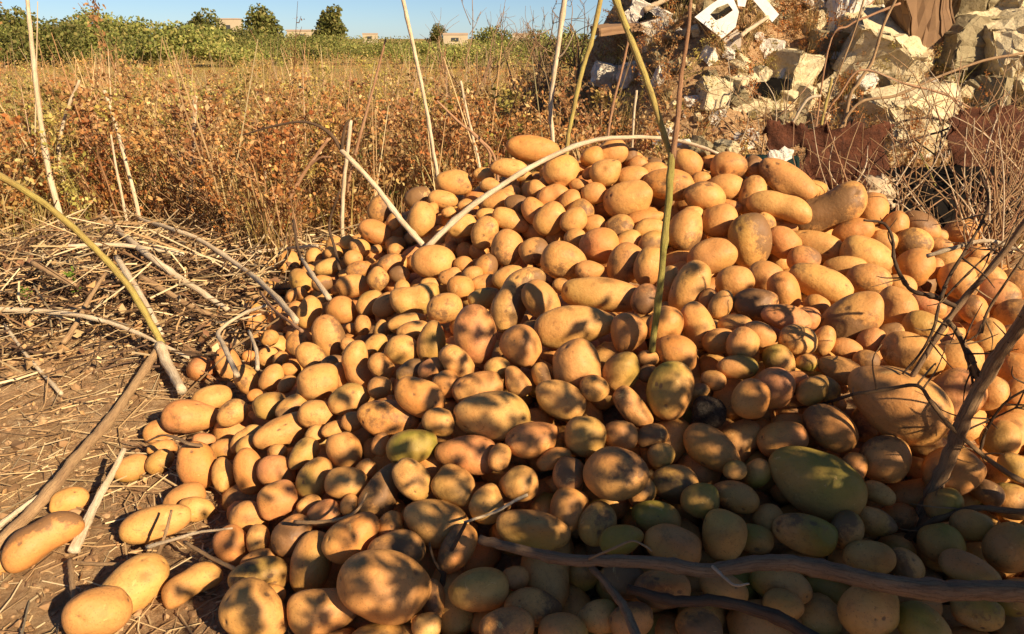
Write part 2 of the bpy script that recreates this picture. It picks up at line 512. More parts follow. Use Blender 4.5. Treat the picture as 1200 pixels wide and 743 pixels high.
# (x, y, length, width, angle, shape, colour) of each potato's outline, in photo pixels; the distance comes from the heap's surface
# shapes: e egg, o oblong, k bent, p pear, n knobbly, r round; colours: t tan, y yellow tan, o orange, p pinkish, g green, b brown, h half green, x rotten
LIST = '''
484 213 20 18 0 r t;466 228 27 22 10 e t;434 237 23 19 70 e t;446 245 31 26 60 e t;418 249 23 19 10 e t;409 263 15 11 0 e t
440 271 36 25 -20 e t;461 260 20 16 70 e t;492 232 33 24 5 e t;494 257 38 29 80 e y;407 284 16 14 0 r t;421 291 23 20 -20 e t
391 296 19 16 10 e t;414 303 20 18 0 r t;367 301 20 17 60 e t;376 291 20 16 20 e t;338 309 28 23 70 e t;322 311 20 18 0 e t
441 292 12 10 0 r t;384 313 28 17 15 o y;420 316 27 18 10 e t;443 324 22 20 0 r t;457 310 29 22 20 e b;508 307 47 36 -3 e y
625 176 58 30 -12 e o;596 197 40 20 -4 e t;532 214 40 27 0 e t;531 200 27 16 0 e t;519 234 32 20 -4 e y;552 202 15 12 0 e t
567 205 23 16 -10 e t;574 217 21 16 0 e t;508 222 17 11 0 e p;505 247 20 17 60 e t;526 249 16 13 0 e t;546 240 18 13 0 e t
584 235 38 20 20 e t;630 221 21 18 -10 e t;658 201 39 35 0 r t;648 229 38 23 20 k o;606 240 28 21 -10 e b;625 247 30 25 -50 e b
668 236 27 22 50 e t;645 257 38 31 45 e t;598 259 42 22 -25 e y;571 252 24 15 0 e t;541 265 34 24 15 e y;569 272 36 28 70 e y
594 291 39 34 70 e t;673 259 30 25 45 e t;692 163 22 16 0 e t;694 184 25 21 20 e o;716 180 36 28 30 e t;711 203 34 28 20 e h
739 184 20 14 80 e t;748 193 22 18 20 e t;768 191 20 11 0 e t;741 208 38 25 10 e t;765 201 32 21 5 e t;784 216 56 33 -5 e o
806 192 35 28 -30 e t;832 191 21 17 0 e t;821 210 21 16 10 e t;854 195 38 31 5 e t;853 220 39 29 5 e t;825 231 44 32 0 r t
736 234 52 39 10 e t;696 226 27 23 15 e t;678 217 20 14 0 e t;692 202 20 13 30 e t;679 198 15 13 0 e t;678 251 33 28 45 e t
695 263 25 21 10 e t;726 267 31 29 0 r t;755 258 42 22 10 e t;762 268 34 23 5 e y;803 270 45 37 70 e y;812 253 25 21 0 e y
843 259 38 34 20 e t;853 243 28 17 -5 e t;702 287 42 38 -10 e p;884 197 26 23 -45 e t;922 212 68 33 -30 n t;879 229 43 28 82 e y
914 242 66 27 -10 k t;968 247 84 42 28 k y;1022 246 38 33 80 r t;1000 272 42 28 20 e t;879 282 57 44 -78 o h;897 262 26 21 -60 e t
917 284 38 32 -20 e p;956 288 64 32 -8 e y;917 267 32 16 0 e b;1024 275 25 15 0 e t;1013 300 54 38 -15 e y;1049 264 31 27 70 e t
1079 265 42 27 -22 e t;1099 276 20 16 -20 e t;1035 282 28 23 -10 e t;1071 284 37 31 5 r y;1072 312 41 37 60 r o;1099 288 28 18 -10 e t
1128 272 36 29 10 e t;1145 300 25 21 0 e o;1156 285 22 16 0 e t;1018 329 45 36 -8 e t;1109 302 32 23 30 e y;1094 315 24 19 60 e p
1123 330 42 36 -60 e y;1140 315 28 24 0 r t;1160 324 32 25 -15 e y;1167 348 46 40 -10 e p;1188 332 38 32 10 r t;1055 336 32 26 0 e y
1051 364 50 45 -30 n t;1043 394 31 28 30 e y;1083 383 44 32 -10 e h;1068 416 66 46 -20 e h;1124 421 48 44 20 e y;1157 393 38 32 65 e y
1140 363 32 29 -60 e p;1087 358 38 27 -15 e p;1188 367 37 31 10 e t;1189 399 42 36 20 e o;1191 433 46 37 -5 e p;1121 462 60 54 60 e p
319 340 26 19 -20 e t;346 362 18 16 40 e t;362 366 36 25 62 e t;400 363 33 30 0 r t;385 394 48 35 -75 e o;351 402 31 28 60 e b
364 418 36 29 -50 e t;413 335 35 25 3 e t;316 396 20 18 30 r t;314 418 24 21 20 e t;329 421 19 16 60 e t;268 428 42 27 -75 e t
408 403 17 15 0 r t;412 385 14 12 0 r t;378 332 23 18 0 e b;347 345 24 15 10 k b;301 390 16 12 0 e p;443 327 25 22 60 e t
468 322 22 19 0 e b;434 355 33 25 30 e h;452 358 31 24 40 e t;487 352 53 33 8 k h;471 338 19 17 60 e y;521 361 39 32 15 e y
540 338 29 27 0 r t;528 324 26 18 10 e t;543 310 21 18 0 r t;570 312 27 24 60 e b;553 322 24 18 10 e t;568 332 32 19 8 e y
568 350 36 23 15 e h;596 325 36 24 20 e h;604 349 80 38 58 k y;477 378 42 20 10 e y;484 387 36 20 15 e h;506 400 47 31 78 e h
557 392 65 47 -78 e p;425 381 22 18 80 e t;447 386 22 16 80 e t;505 332 22 13 10 e t;626 294 32 28 25 e t;674 279 24 22 0 r t
661 306 49 40 -15 e t;691 317 31 22 5 e b;733 309 45 37 68 o t;736 285 32 26 30 e h;763 286 31 25 50 e h;760 312 43 31 75 e t
705 345 86 37 -5 o h;755 350 34 27 70 e o;634 352 48 35 -48 e t;657 334 18 15 0 e b;676 382 92 46 8 p h;735 391 44 40 75 p o
834 300 52 37 22 e t;942 304 34 29 0 r o;809 337 60 38 65 o t;861 330 40 34 20 e t;897 325 38 34 -20 r t;919 342 44 32 -65 e t
829 350 23 18 60 e t;845 357 34 24 70 e y;885 358 50 38 -10 n b;962 332 68 36 -18 o t;817 381 52 36 -62 e o;780 383 46 36 80 e o
921 373 52 30 -10 n p;946 373 27 25 0 r p;957 358 27 24 0 r t;783 333 40 24 80 e b;862 382 38 26 0 e b;990 312 42 22 8 e y
998 374 74 48 40 o h;965 399 34 24 75 e t;992 408 33 23 5 e t;1021 399 32 27 50 e p;289 445 36 26 -70 e h;319 443 33 25 60 e t
339 433 18 15 0 r o;336 450 24 16 40 e t;299 464 18 16 0 r o;248 467 44 29 10 e y;272 484 36 28 25 e t;317 475 38 31 15 e h
225 488 63 38 -12 p p;342 478 38 26 30 e h;371 486 41 33 -10 e t;373 448 45 41 0 n t;398 440 30 20 80 e p;408 467 46 32 20 e h
418 429 56 30 -82 k t;329 506 62 33 12 o t;370 509 24 21 30 e h;391 504 28 20 10 e t;413 494 26 22 0 e b;289 513 42 22 20 k y
239 516 25 17 -10 e p;390 424 26 15 10 e b;471 411 38 34 -20 e y;440 404 29 21 30 e h;448 428 32 26 -40 e t;445 454 27 25 0 r t
482 434 36 24 20 e h;507 432 34 24 20 e p;523 450 33 32 0 r t;492 466 58 42 -30 e t;535 426 46 31 -50 o t;583 432 30 26 20 e h
560 456 58 38 10 e o;455 490 70 44 -14 n p;577 487 88 56 -4 p h;514 494 38 31 -20 e h;612 406 50 43 -50 e t;678 432 64 58 -50 n t
605 447 38 27 -60 n t;657 468 60 42 -20 e h;635 440 30 22 -70 e b;728 435 48 40 70 n h;760 420 24 19 10 e t;758 438 25 20 20 e b
741 478 54 29 -45 o o;696 455 33 30 0 r b;785 457 67 51 80 e g;792 412 48 37 -10 n o;869 404 38 34 70 e b;889 392 36 28 -30 e t
843 400 36 29 20 e b;864 430 44 27 8 e g;935 399 41 35 0 r y;914 425 42 33 -60 e g;944 425 25 20 10 e g;880 467 45 40 80 e o
906 455 50 45 60 e p;831 483 38 36 0 n x;819 458 24 17 20 e t;931 447 32 24 10 e p;951 458 36 30 60 e h;836 446 28 23 0 e b
1051 472 112 78 -20 p b;986 434 52 29 -12 e y;964 457 38 34 0 r h;1015 422 28 23 0 e b;973 501 64 45 -28 e b;1037 538 58 53 60 r t
1085 520 46 26 10 e y;1160 461 42 34 80 e t;1173 514 42 38 60 e h;1193 458 32 27 60 e p;188 505 37 27 5 e t;190 525 32 18 -5 e b
154 549 39 29 8 e g;187 541 32 24 30 e h;231 545 55 43 -82 e p;263 527 32 25 -10 e o;290 523 28 22 40 e h;261 556 40 24 85 e t
292 552 54 33 -85 e p;325 552 43 37 -20 r p;325 530 22 19 0 e t;404 528 45 38 -70 e t;354 533 42 27 40 p h;368 561 51 37 60 e h
325 586 43 42 0 n p;406 566 47 36 -10 e y;409 591 25 19 60 e t;362 591 28 20 30 e t;379 603 38 31 10 e o;428 551 27 23 40 e o
483 523 58 39 8 e g;448 575 68 41 60 p y;483 562 51 37 -50 e h;446 520 27 20 60 e b;510 614 76 54 -18 e y;549 532 76 45 -10 n o
532 569 49 44 -30 n h;625 517 62 41 10 n o;648 536 41 23 25 n o;666 556 40 36 60 e o;608 567 44 40 10 n y;572 590 46 40 70 p h
666 597 51 42 75 e o;585 536 32 25 80 e b;686 512 47 46 0 r h;727 511 39 35 -10 e b;763 511 38 27 20 e o;722 555 72 59 10 r o
775 534 31 28 20 e h;752 576 37 32 70 e h;790 567 54 44 0 e g;834 526 70 44 -28 e t;769 607 56 38 -5 e g;820 586 42 39 0 e g
861 582 54 35 -10 e b;700 614 51 42 70 e h;955 566 110 74 -20 p g;917 516 56 42 20 e p;861 551 26 22 20 e g;889 555 35 29 75 e g
1030 578 36 24 -10 e y;1000 549 37 28 80 e b;1116 553 64 54 40 e o;1190 548 38 29 -20 e h;1186 588 48 40 -10 e g;1108 592 42 36 60 e g
1137 615 43 35 10 e g;1025 612 46 32 -5 e g;1155 576 38 27 -10 e b;81 586 40 28 -3 e y;49 631 84 42 14 k o;183 613 73 38 -2 e t
216 584 46 31 10 e t;230 597 39 28 -15 e y;156 687 82 55 25 e y;115 718 68 54 -8 e t;224 683 66 33 14 k y;272 639 45 38 -70 e o
293 607 44 38 -20 n h;302 633 34 26 70 e t;4 658 30 22 40 e y;343 627 50 40 35 e b;303 656 40 22 5 e t;304 676 67 42 -5 e h
365 660 72 46 70 e h;414 629 68 46 32 e o;300 717 78 62 -42 p t;382 714 84 54 5 n t;451 687 104 77 -18 e t;465 643 64 42 -5 e b
318 696 32 22 -20 e t;456 618 36 31 60 e p;625 621 84 43 -8 e h;536 643 58 36 55 e o;561 691 68 47 5 e h;625 712 66 42 -5 e g
604 678 31 27 0 r o;594 735 62 42 5 e b;507 705 50 26 85 e t;500 735 34 31 0 e y;788 640 64 46 -8 e o;728 632 50 33 20 e g
848 628 56 49 80 e h;847 690 56 36 -12 e h;775 690 62 42 10 e b;730 680 52 41 0 e b;884 632 42 33 0 e g;942 625 68 43 -3 e g
992 620 42 35 70 e g;900 608 36 32 60 e b;1018 653 54 37 15 e h;1060 663 42 36 -30 e h;918 708 44 32 0 e h;915 685 68 42 -5 e g
1020 715 68 58 60 e g;1080 733 62 46 -20 e g;1103 637 49 45 10 r g;1183 641 58 52 70 e g;1137 668 62 34 -5 e g;1075 708 50 33 0 e o
1145 716 52 41 10 e g;1189 700 50 40 40 e g;660 740 56 40 0 e g;700 722 46 38 0 e g;740 728 50 40 30 e b;820 735 54 42 -10 e b
'''
SPECIAL = {
    (625, 176): 'large smooth orange-tan potato perched behind the arched pale stalk on the crest',
    (508, 307): 'round yellow-tan potato where two pale broken stalks meet on the heap',
    (968, 247): 'big bent peanut-shaped yellow potato on the crest by the rusty iron',
    (922, 212): 'long lumpy potato lying against the rusty iron at the crest',
    (705, 345): 'long sausage-shaped greenish potato lying beside the green forked stem',
    (676, 382): 'large pear-shaped greenish potato just below the long sausage-shaped one',
    (785, 457): 'big upright green potato right below the foot of the green forked stem',
    (831, 483): 'black rotten potato with shrivelled skin beside a big upright green one',
    (1051, 472): 'very large brown potato with a scarred skin under the bare shrub branches',
    (955, 566): 'very large green-topped pear-shaped potato above the thick fallen branch',
    (451, 687): 'very large speckled tan potato at the heap foot, beside the upright dark twig',
    (722, 555): 'large round orange potato with a torn patch of skin',
    (49, 631): 'orange bent potato lying on the soil beside the long brown stick',
    (4, 658): 'pale yellow potato at the lower end of the long brown stick',
    (81, 586): 'small yellow egg-shaped potato alone on the soil between two sticks',
    (154, 549): 'small green-shouldered potato on the soil by the tip of the pale split stick',
    (156, 687): 'big pale yellow potato touching another big one on bare soil',
    (115, 718): 'big round tan potato on bare soil, touching a pale yellow one',
    (224, 683): 'bent dumbbell-shaped potato on the soil next to a big pale yellow one',
    (604, 349): 'long bent yellow-tan potato standing on end mid-slope',
    (557, 392): 'large pinkish upright potato in the middle of the slope',
    (577, 487): 'large pear-shaped greenish potato in front of a bright orange one',
    (560, 456): 'bright orange potato half hidden behind a large pear-shaped one',
    (531, 200): 'small tan potato riding on top of another at the back edge of the heap',
    (225, 488): 'pinkish pear-shaped potato at the left edge of the heap',
    (879, 282): 'large upright yellow-green potato near the crest under the bent peanut-shaped one',
    (998, 374): 'large blunt yellow potato with two dents on the right-hand slope',
    (183, 613): 'long tan potato on the soil crossed by a thin straw',
    (1103, 637): 'dark green round potato under the thorny shrub branch, above the thick fallen branch',
}
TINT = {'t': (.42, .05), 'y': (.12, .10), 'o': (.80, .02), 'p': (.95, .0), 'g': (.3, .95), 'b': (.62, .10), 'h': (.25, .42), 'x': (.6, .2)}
COLN = {'t': 'tan', 'y': 'yellow-tan', 'o': 'orange', 'p': 'pinkish', 'g': 'green', 'b': 'brown', 'h': 'green-tinged', 'x': 'black'}
SHPN = {'e': 'egg-shaped', 'o': 'oblong', 'k': 'bent', 'p': 'pear-shaped', 'n': 'knobbly', 'r': 'round'}

specs = []
for line in LIST.strip().replace('\n', ';').split(';'):
    a = line.split()
    specs.append((float(a[0]), float(a[1]), float(a[2]), float(a[3]), float(a[4]), a[5], a[6]))
NH = len(specs)
cen = np.zeros((NH, 3)); half = np.zeros((NH, 3)); axes = np.zeros((NH, 3, 3)); rays = np.zeros((NH, 3))
R0 = 0.036
for i, (px, py, l, w, ang, sh, co) in enumerate(specs):
    h = hit(px, py, 0.0)
    rd = unit(ray(px, py)); rays[i] = rd
    dep = np.linalg.norm(h - ORG)
    s = dep / np.linalg.norm(ray(px, py)) / F_PX
    big = 1.05 + .07 * float(sstep(480, 300, py))
    L, W = l * s * big, w * s * big
    T = W * rng.uniform(.86, 1.02)
    on_soil = heap(h[0], h[1])[0] < W * .45
    lift = W * .42 if on_soil else max(-0.02, (W / 2 - R0)) * 0.7
    base = (lambda x, y: np.maximum(ground_z(x, y), 0)) if on_soil else surf
    h2 = hit(px, py, lift, base)
    k = np.linalg.norm(h2 - ORG) / dep
    L, W, T = L * k, W * k, T * k
    cen[i] = h2; half[i] = (L / 2, W / 2, T / 2)
    # long axis in the plane facing the camera, at the outline's angle; lying potatoes lean back onto the surface
    up = np.array([0, 0, 1.0])
    right = unit(np.cross(rd, up)); upv = np.cross(right, rd)
    a = math.radians(ang)
    ax = right * math.cos(a) + upv * math.sin(a)
    ax = unit(ax + rd * rng.uniform(-.10, .28) * abs(math.sin(a)))
    zz = unit(-rd - ax * np.dot(-rd, ax))
    yy = np.cross(zz, ax)
    axes[i] = np.stack([ax, yy, zz], 1)

def balls(c, hf, axm):
    """three balls along each potato"""
    s = np.maximum(hf[:, 0] - hf[:, 1], 0) * .95
    o = axm[:, :, 0] * s[:, None]
    return np.stack([c - o, c, c + o], 1)

def pairs_of(c, reach):
    d = np.linalg.norm(c[:, None] - c[None], axis=-1)
    i, j = np.where((d < reach[:, None] + reach[None]) & (np.arange(len(c))[:, None] < np.arange(len(c))[None]))
    return i, j

def contact(c, hf, axm, i, j, slop):
    B = balls(c, hf, axm)
    d = B[i][:, :, None] - B[j][:, None, :]
    dist = np.linalg.norm(d, axis=-1) + 1e-9
    r = (hf[:, 1] + hf[:, 2]) / 2
    pen = (r[i] + r[j])[:, None, None] * slop - dist
    flat = pen.reshape(len(i), 9)
    k = flat.argmax(1)
    ar = np.arange(len(i))
    return flat[ar, k], (d / dist[..., None]).reshape(len(i), 9, 3)[ar, k]

start = cen.copy()
ai, aj = pairs_of(cen, half[:, 0] + .03)
for it in range(90):
    pen, n = contact(cen, half, axes, ai, aj, 0.95)
    m = pen > 0
    n = n[m]; pm = pen[m][:, None]; a, b = ai[m], aj[m]
    mv = np.zeros_like(cen)
    np.add.at(mv, a, n * pm * .35)
    np.add.at(mv, b, -n * pm * .35)
    along = (mv * rays).sum(1, keepdims=True) * rays
    mv = along + (mv - along) * .22
    mv = np.clip(mv, -.012, .012)
    cen += mv
    off = start - cen
    lat = off - (off * rays).sum(1, keepdims=True) * rays
    cen += lat * .08 + (off - lat) * .01
    gz = ground_z(cen[:, 0], cen[:, 1]) + half[:, 2] * .80
    low = np.maximum(gz - cen[:, 2], 0)
    cen -= rays * (low * .7 / np.maximum(.25, -rays[:, 2]))[:, None] 

area = half[:, 0] * half[:, 1] / (np.linalg.norm(cen - ORG, axis=1) ** 2)
order = np.argsort(-area)
KEEP = set(order[:300].tolist()) | {i for i, s in enumerate(specs) if (int(s[0]), int(s[1])) in SPECIAL}
stuff_v, stuff_f, stuff_c, nv = [], [], [], 0

def add_stuff(v, f, c):
    global nv
    stuff_v.append(v); stuff_f.append(f + nv); stuff_c.append(c); nv += len(v)

med = np.median(half[:, 0])
LAND = ((500, 292, 'near the meeting of two broken stalks'), (640, 190, 'under the arched pale stalk'), (775, 290, 'beside the green forked stem'),
        (762, 408, 'at the foot of the green stem'), (1110, 370, 'behind the thin shrub twigs'), (1110, 530, 'beside the thick shrub branch'),
        (525, 660, 'beside the upright dark twig'), (690, 655, 'by the middle of the fallen branch'), (900, 665, 'by the hump of the fallen branch'),
        (1080, 690, 'by the thick end of the fallen branch'), (270, 440, 'under the crooked pale stalk'), (345, 370, 'under the bent pale stalk'),
        (940, 215, 'in front of the rusty plate'), (205, 515, 'by the twisted grey leaf'), (230, 625, 'by the pale straw on the soil'), (400, 600, 'by the thin curved twig'),
        (1060, 290, 'in front of the added black drum'), (410, 270, 'under the slanting broken stalk'), (740, 720, 'by the grey stick'))
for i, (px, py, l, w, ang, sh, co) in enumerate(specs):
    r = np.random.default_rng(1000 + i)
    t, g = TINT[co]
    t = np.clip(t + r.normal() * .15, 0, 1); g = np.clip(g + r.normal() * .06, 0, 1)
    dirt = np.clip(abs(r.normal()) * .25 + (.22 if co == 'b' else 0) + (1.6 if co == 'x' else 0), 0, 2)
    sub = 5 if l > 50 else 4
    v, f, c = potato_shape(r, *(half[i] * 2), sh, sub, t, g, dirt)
    if i in KEEP:
        o = mesh_np('potato', v, f, M['rotten' if co == 'x' else 'potato'], color=c, smooth=True)
        mw = Matrix(axes[i].tolist()).to_4x4(); mw.translation = Vector(cen[i])
        o.matrix_world = mw
        hz = heap(cen[i][0], cen[i][1])[0]
        if hz < .04: zone = 'on the soil at the edge of the heap'
        elif py < 262 and hz > .1: zone = 'along the crest of the heap'
        elif py > 520 and px > 560: zone = 'in the shade at the foot of the heap'
        elif px < 480: zone = 'on the left flank of the heap'
        elif px > 930: zone = 'on the right flank of the heap'
        else: zone = 'on the middle slope of the heap'
        k = half[i][0] / med
        size = 'very large ' if k > 1.9 else 'large ' if k > 1.4 else 'tiny ' if k < .55 else 'small ' if k < .8 else ''
        el = half[i][0] / half[i][1]
        aa = abs((ang + 90) % 180 - 90)
        pose = '' if el < 1.18 else ' standing on end' if aa > 62 else ' tilted' if aa > 24 else ' lying level'
        near = min(LAND, key=lambda m: math.hypot(px - m[0], py - m[1]))
        if math.hypot(px - near[0], py - near[1]) < 85: zone = near[2]
        lab = SPECIAL.get((int(px), int(py))) or f'{size}{SHPN[sh]} {COLN[co]} potato{pose} {zone}'
        tag(o, lab, 'potato', 'potatoes of the heap')
    else:
        add_stuff(v @ axes[i].T + cen[i], f, c)

# the rest of the heap: potatoes settled in the gaps and underneath
def scatter_fill():
    pts = []
    for layer, (dz, step) in enumerate(((-.060, .074), (-.105, .082))):
        xs = np.arange(-1.1, 2.3, step); ys = np.arange(.3, 3.2, step * .92)
        X, Y = np.meshgrid(xs, ys); X = X + (np.arange(len(ys)) % 2)[:, None] * step / 2
        X = (X + rng.normal(size=X.shape) * .014).ravel(); Y = (Y + rng.normal(size=Y.shape) * .014).ravel()
        H = heap(X, Y)
        ok = H > (.022 if layer == 0 else .075)
        pts.append(np.stack([X, Y, H + dz], 1)[ok])
    return np.concatenate(pts)
fc = scatter_fill()
nf = len(fc)
fw = np.clip(rng.lognormal(math.log(.030), .20, nf), .019, .043)
fl = fw * np.clip(rng.normal(1.35, .22, nf), 1.0, 2.0)
fh = np.stack([fl, fw, fw * .93], 1)
fa = np.zeros((nf, 3, 3))
for k in range(nf):
    a = rng.uniform(0, 2 * math.pi)
    ax = unit(np.array([math.cos(a), math.sin(a), rng.normal() * .35]))
    q = unit(np.cross(np.array([0, 0, 1.0]), ax)); fa[k] = np.stack([ax, q, np.cross(ax, q)], 1)
allc = np.concatenate([cen, fc]); allh = np.concatenate([half, fh]); alla = np.concatenate([axes, fa])
mobile = np.concatenate([np.zeros(NH), np.ones(nf)])
for it in range(70):
    if it % 12 == 0:
        reach = allh[:, 0] + .02
        ai, aj = pairs_of(allc, reach)
        keep = (mobile[ai] + mobile[aj]) > 0
        ai, aj = ai[keep], aj[keep]
    pen, n = contact(allc, allh, alla, ai, aj, .93)
    m = pen > 0
    n, pm, a, b = n[m], pen[m][:, None], ai[m], aj[m]
    wa = mobile[a] / (mobile[a] + mobile[b]); wb = mobile[b] / (mobile[a] + mobile[b])
    mv = np.zeros_like(allc)
    np.add.at(mv, a, n * pm * (wa * .5)[:, None]); np.add.at(mv, b, -n * pm * (wb * .5)[:, None])
    mv = np.clip(mv, -.015, .015)
    mv[:, 2] = np.minimum(mv[:, 2], .004)          # pushed down or aside rather than up out of the heap
    allc += mv * mobile[:, None]
    allc[:, 2] -= .0007 * mobile
    fl_ = ground_z(allc[:, 0], allc[:, 1]) + allh[:, 2] * .3
    allc[:, 2] = np.where(mobile > 0, np.maximum(allc[:, 2], fl_), allc[:, 2])
pen, n = contact(allc, allh, alla, ai, aj, .93)
worst = np.zeros(len(allc)); np.maximum.at(worst, ai, pen); np.maximum.at(worst, aj, pen)
nfill = 0
def project(p):
    q = p - ORG
    dep = q[..., 1] * cP - q[..., 2] * sP
    return CX + F_PX * q[..., 0] / dep, CY - F_PX * (q[..., 1] * sP + q[..., 2] * cP) / dep, dep
hx, hy, hd = project(cen)
for k in range(nf):
    q = NH + k
    r = np.random.default_rng(9000 + k)
    x, y, z = allc[q]
    if worst[q] > .028: continue
    if z - allh[q][1] > heap(x, y)[0] + .02: continue
    if heap(x, y)[0] < .012: continue
    if x < -.30 and y < 1.75 and heap(x, y)[0] < .075: continue
    qx, qy, qd = project(allc[q])
    rr = np.hypot(qx - hx, qy - hy) / (F_PX * half[:, 1] / hd)
    if ((rr < 1.0) & (qd < hd)).any(): continue      # would sit on top of a potato that lies uncovered
    if 0 < qx < 1200 and 0 < qy < 743 and (rr < 1.7).any() and heap(x, y)[0] - z < .055: continue   # leave the gaps between the top potatoes open
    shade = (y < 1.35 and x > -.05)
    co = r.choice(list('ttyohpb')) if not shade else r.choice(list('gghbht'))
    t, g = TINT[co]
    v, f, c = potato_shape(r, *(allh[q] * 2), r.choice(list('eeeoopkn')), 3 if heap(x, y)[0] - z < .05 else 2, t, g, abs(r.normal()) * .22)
    add_stuff(v @ alla[q].T + allc[q], f, c)
    nfill += 1
rest = mesh_np('potatoes', np.concatenate(stuff_v), np.concatenate(stuff_f), M['potato'], color=np.concatenate(stuff_c), smooth=True)
tag(rest, 'mass of small tan and greenish potatoes filling the heap between the larger ones', 'potatoes', None, 'stuff')
print('potatoes', NH, 'kept', len(KEEP), 'fill', nfill, 'tris', sum(len(f) for f in stuff_f))

# ------------------------------------------------------------------ tubes for stalks, twigs and branches
def catmull(pts, n):
    pts = np.asarray(pts, float)
    if len(pts) == 2:
        t = np.linspace(0, 1, n * 2 + 1)[:, None]
        return pts[0] * (1 - t) + pts[1] * t
    ext = np.concatenate([[2 * pts[0] - pts[1]], pts, [2 * pts[-1] - pts[-2]]])
    out = []
    for i in range(1, len(ext) - 2):
        p0, p1, p2, p3 = ext[i - 1:i + 3]
        t = np.linspace(0, 1, n, endpoint=False)[:, None]
        out.append(.5 * (2 * p1 + (p2 - p0) * t + (2 * p0 - 5 * p1 + 4 * p2 - p3) * t * t + (3 * p1 - p0 - 3 * p2 + p3) * t ** 3))
    out.append(pts[-1][None])
    return np.concatenate(out)

def tube(path, r0, r1, sides=8, wob=.10, nodes=0, r=None, flat=1.0):
    """a tapering, slightly crooked stalk: verts, quads"""
    r = r or rng
    path = np.asarray(path, float); n = len(path)
    tan = np.gradient(path, axis=0); tan = unit(tan + 1e-12)
    ref = np.array([0.3, 0.2, 1.0]) if abs(tan[0][2]) < .8 else np.array([1.0, 0.1, 0])
    a = unit(np.cross(tan, ref)); b = np.cross(tan, a)
    t = np.linspace(0, 1, n)
    rad = r0 + (r1 - r0) * t
    rad = rad * (1 + wob * .35 * r.normal(size=n))
    for k in range(nodes):
        c = (k + .5 + r.uniform(-.2, .2)) / nodes
        rad = rad * (1 + .22 * np.exp(-((t - c) / (.35 / n + .008)) ** 2))
    th = np.linspace(0, 2 * math.pi, sides, endpoint=False)
    rr = rad[:, None] * (1 + .07 * r.normal(size=(1, sides)) + .025 * r.normal(size=(n, sides)))
    v = path[:, None] + rr[..., None] * (np.cos(th)[None, :, None] * a[:, None] + flat * np.sin(th)[None, :, None] * b[:, None])
    v = v.reshape(-1, 3)
    i = np.arange(n - 1)[:, None] * sides; k = np.arange(sides)[None]
    q = np.stack([i + k, i + (k + 1) % sides, i + sides + (k + 1) % sides, i + sides + k], -1).reshape(-1, 4)
    # end caps
    v = np.concatenate([v, [path[0] - tan[0] * r0 * .3], [path[-1] + tan[-1] * r1 * .3]])
    e0, e1 = len(v) - 2, len(v) - 1
    k = np.arange(sides)
    tr = np.concatenate([np.stack([np.full(sides, e0), (k + 1) % sides, k], -1),
                         np.stack([np.full(sides, e1), (n - 1) * sides + k, (n - 1) * sides + (k + 1) % sides], -1)])
    acc = np.concatenate([[0], np.cumsum(np.linalg.norm(np.diff(path, axis=0), axis=1))])
    ac = np.concatenate([np.repeat(acc, sides), [0, acc[-1]]]) * 6.0
    an = np.concatenate([np.tile(th, n), [0, 0]])
    tube.skin = np.stack([ac, 1 + np.cos(an), 1 + np.sin(an)], -1)
    return v, q, tr

def tube_obj(name, pts, r0, r1, mat, parent=None, n=6, wob=.08, nodes=0, sides=8, flat=1.0):
    path = catmull(pts, n)
    path = path + rng.normal(size=path.shape) * min(r0, r1 + r0 * .2) * .07
    v, q, tr = tube(path, r0, r1, sides, wob, nodes, flat=flat)
    return mesh_np(name, v, tr, M[mat], parent, quads=q, smooth=True, color=tube.skin)

def px_pts(pts, mode):
    out = []
    for p in pts:
        out.append(hit(p[0], p[1], p[2]) if mode == 'rest' else P(*p))
    return np.array(out)

def stalk(name, label, cat, pts, w0, w1, mat, mode='rest', foot=False, group=None, branches=(), nodes=3, flat=1.0):
    """pts: (px, py, height above the surface) for mode rest, (px, py, distance) for mode at; widths in photo pixels at each end"""
    w = px_pts(pts, mode)
    s = np.linalg.norm(w - ORG, axis=1) / F_PX / 2
    if foot:
        b = w[-1].copy(); b[2] = float(np.atleast_1d(ground_z(b[0], b[1]))[0]) - .02
        if b[2] < w[-1][2] - .01: w = np.concatenate([w, [b]]); s = np.append(s, s[-1])
    r0, r1 = w0 * s[0] * .86, w1 * s[-1] * .86
    if not branches:
        o = tube_obj(name, w, r0, r1, mat, nodes=nodes, flat=flat)
        o['label'] = label; o['category'] = cat
    else:
        o = empty(name, w[-1])
        stem = tube_obj('stem', w - w[-1], r0, r1, mat, o, nodes=nodes, flat=flat)
        for bp, b0, b1, bmat in branches:
            q = px_pts(bp, mode); sb = np.linalg.norm(q - ORG, axis=1) / F_PX / 2
            tube_obj('branch', q - w[-1], b0 * sb[0], b1 * sb[-1], bmat or mat, o, nodes=2)
        o['label'] = label; o['category'] = cat
    if group: o['group'] = group
    return o

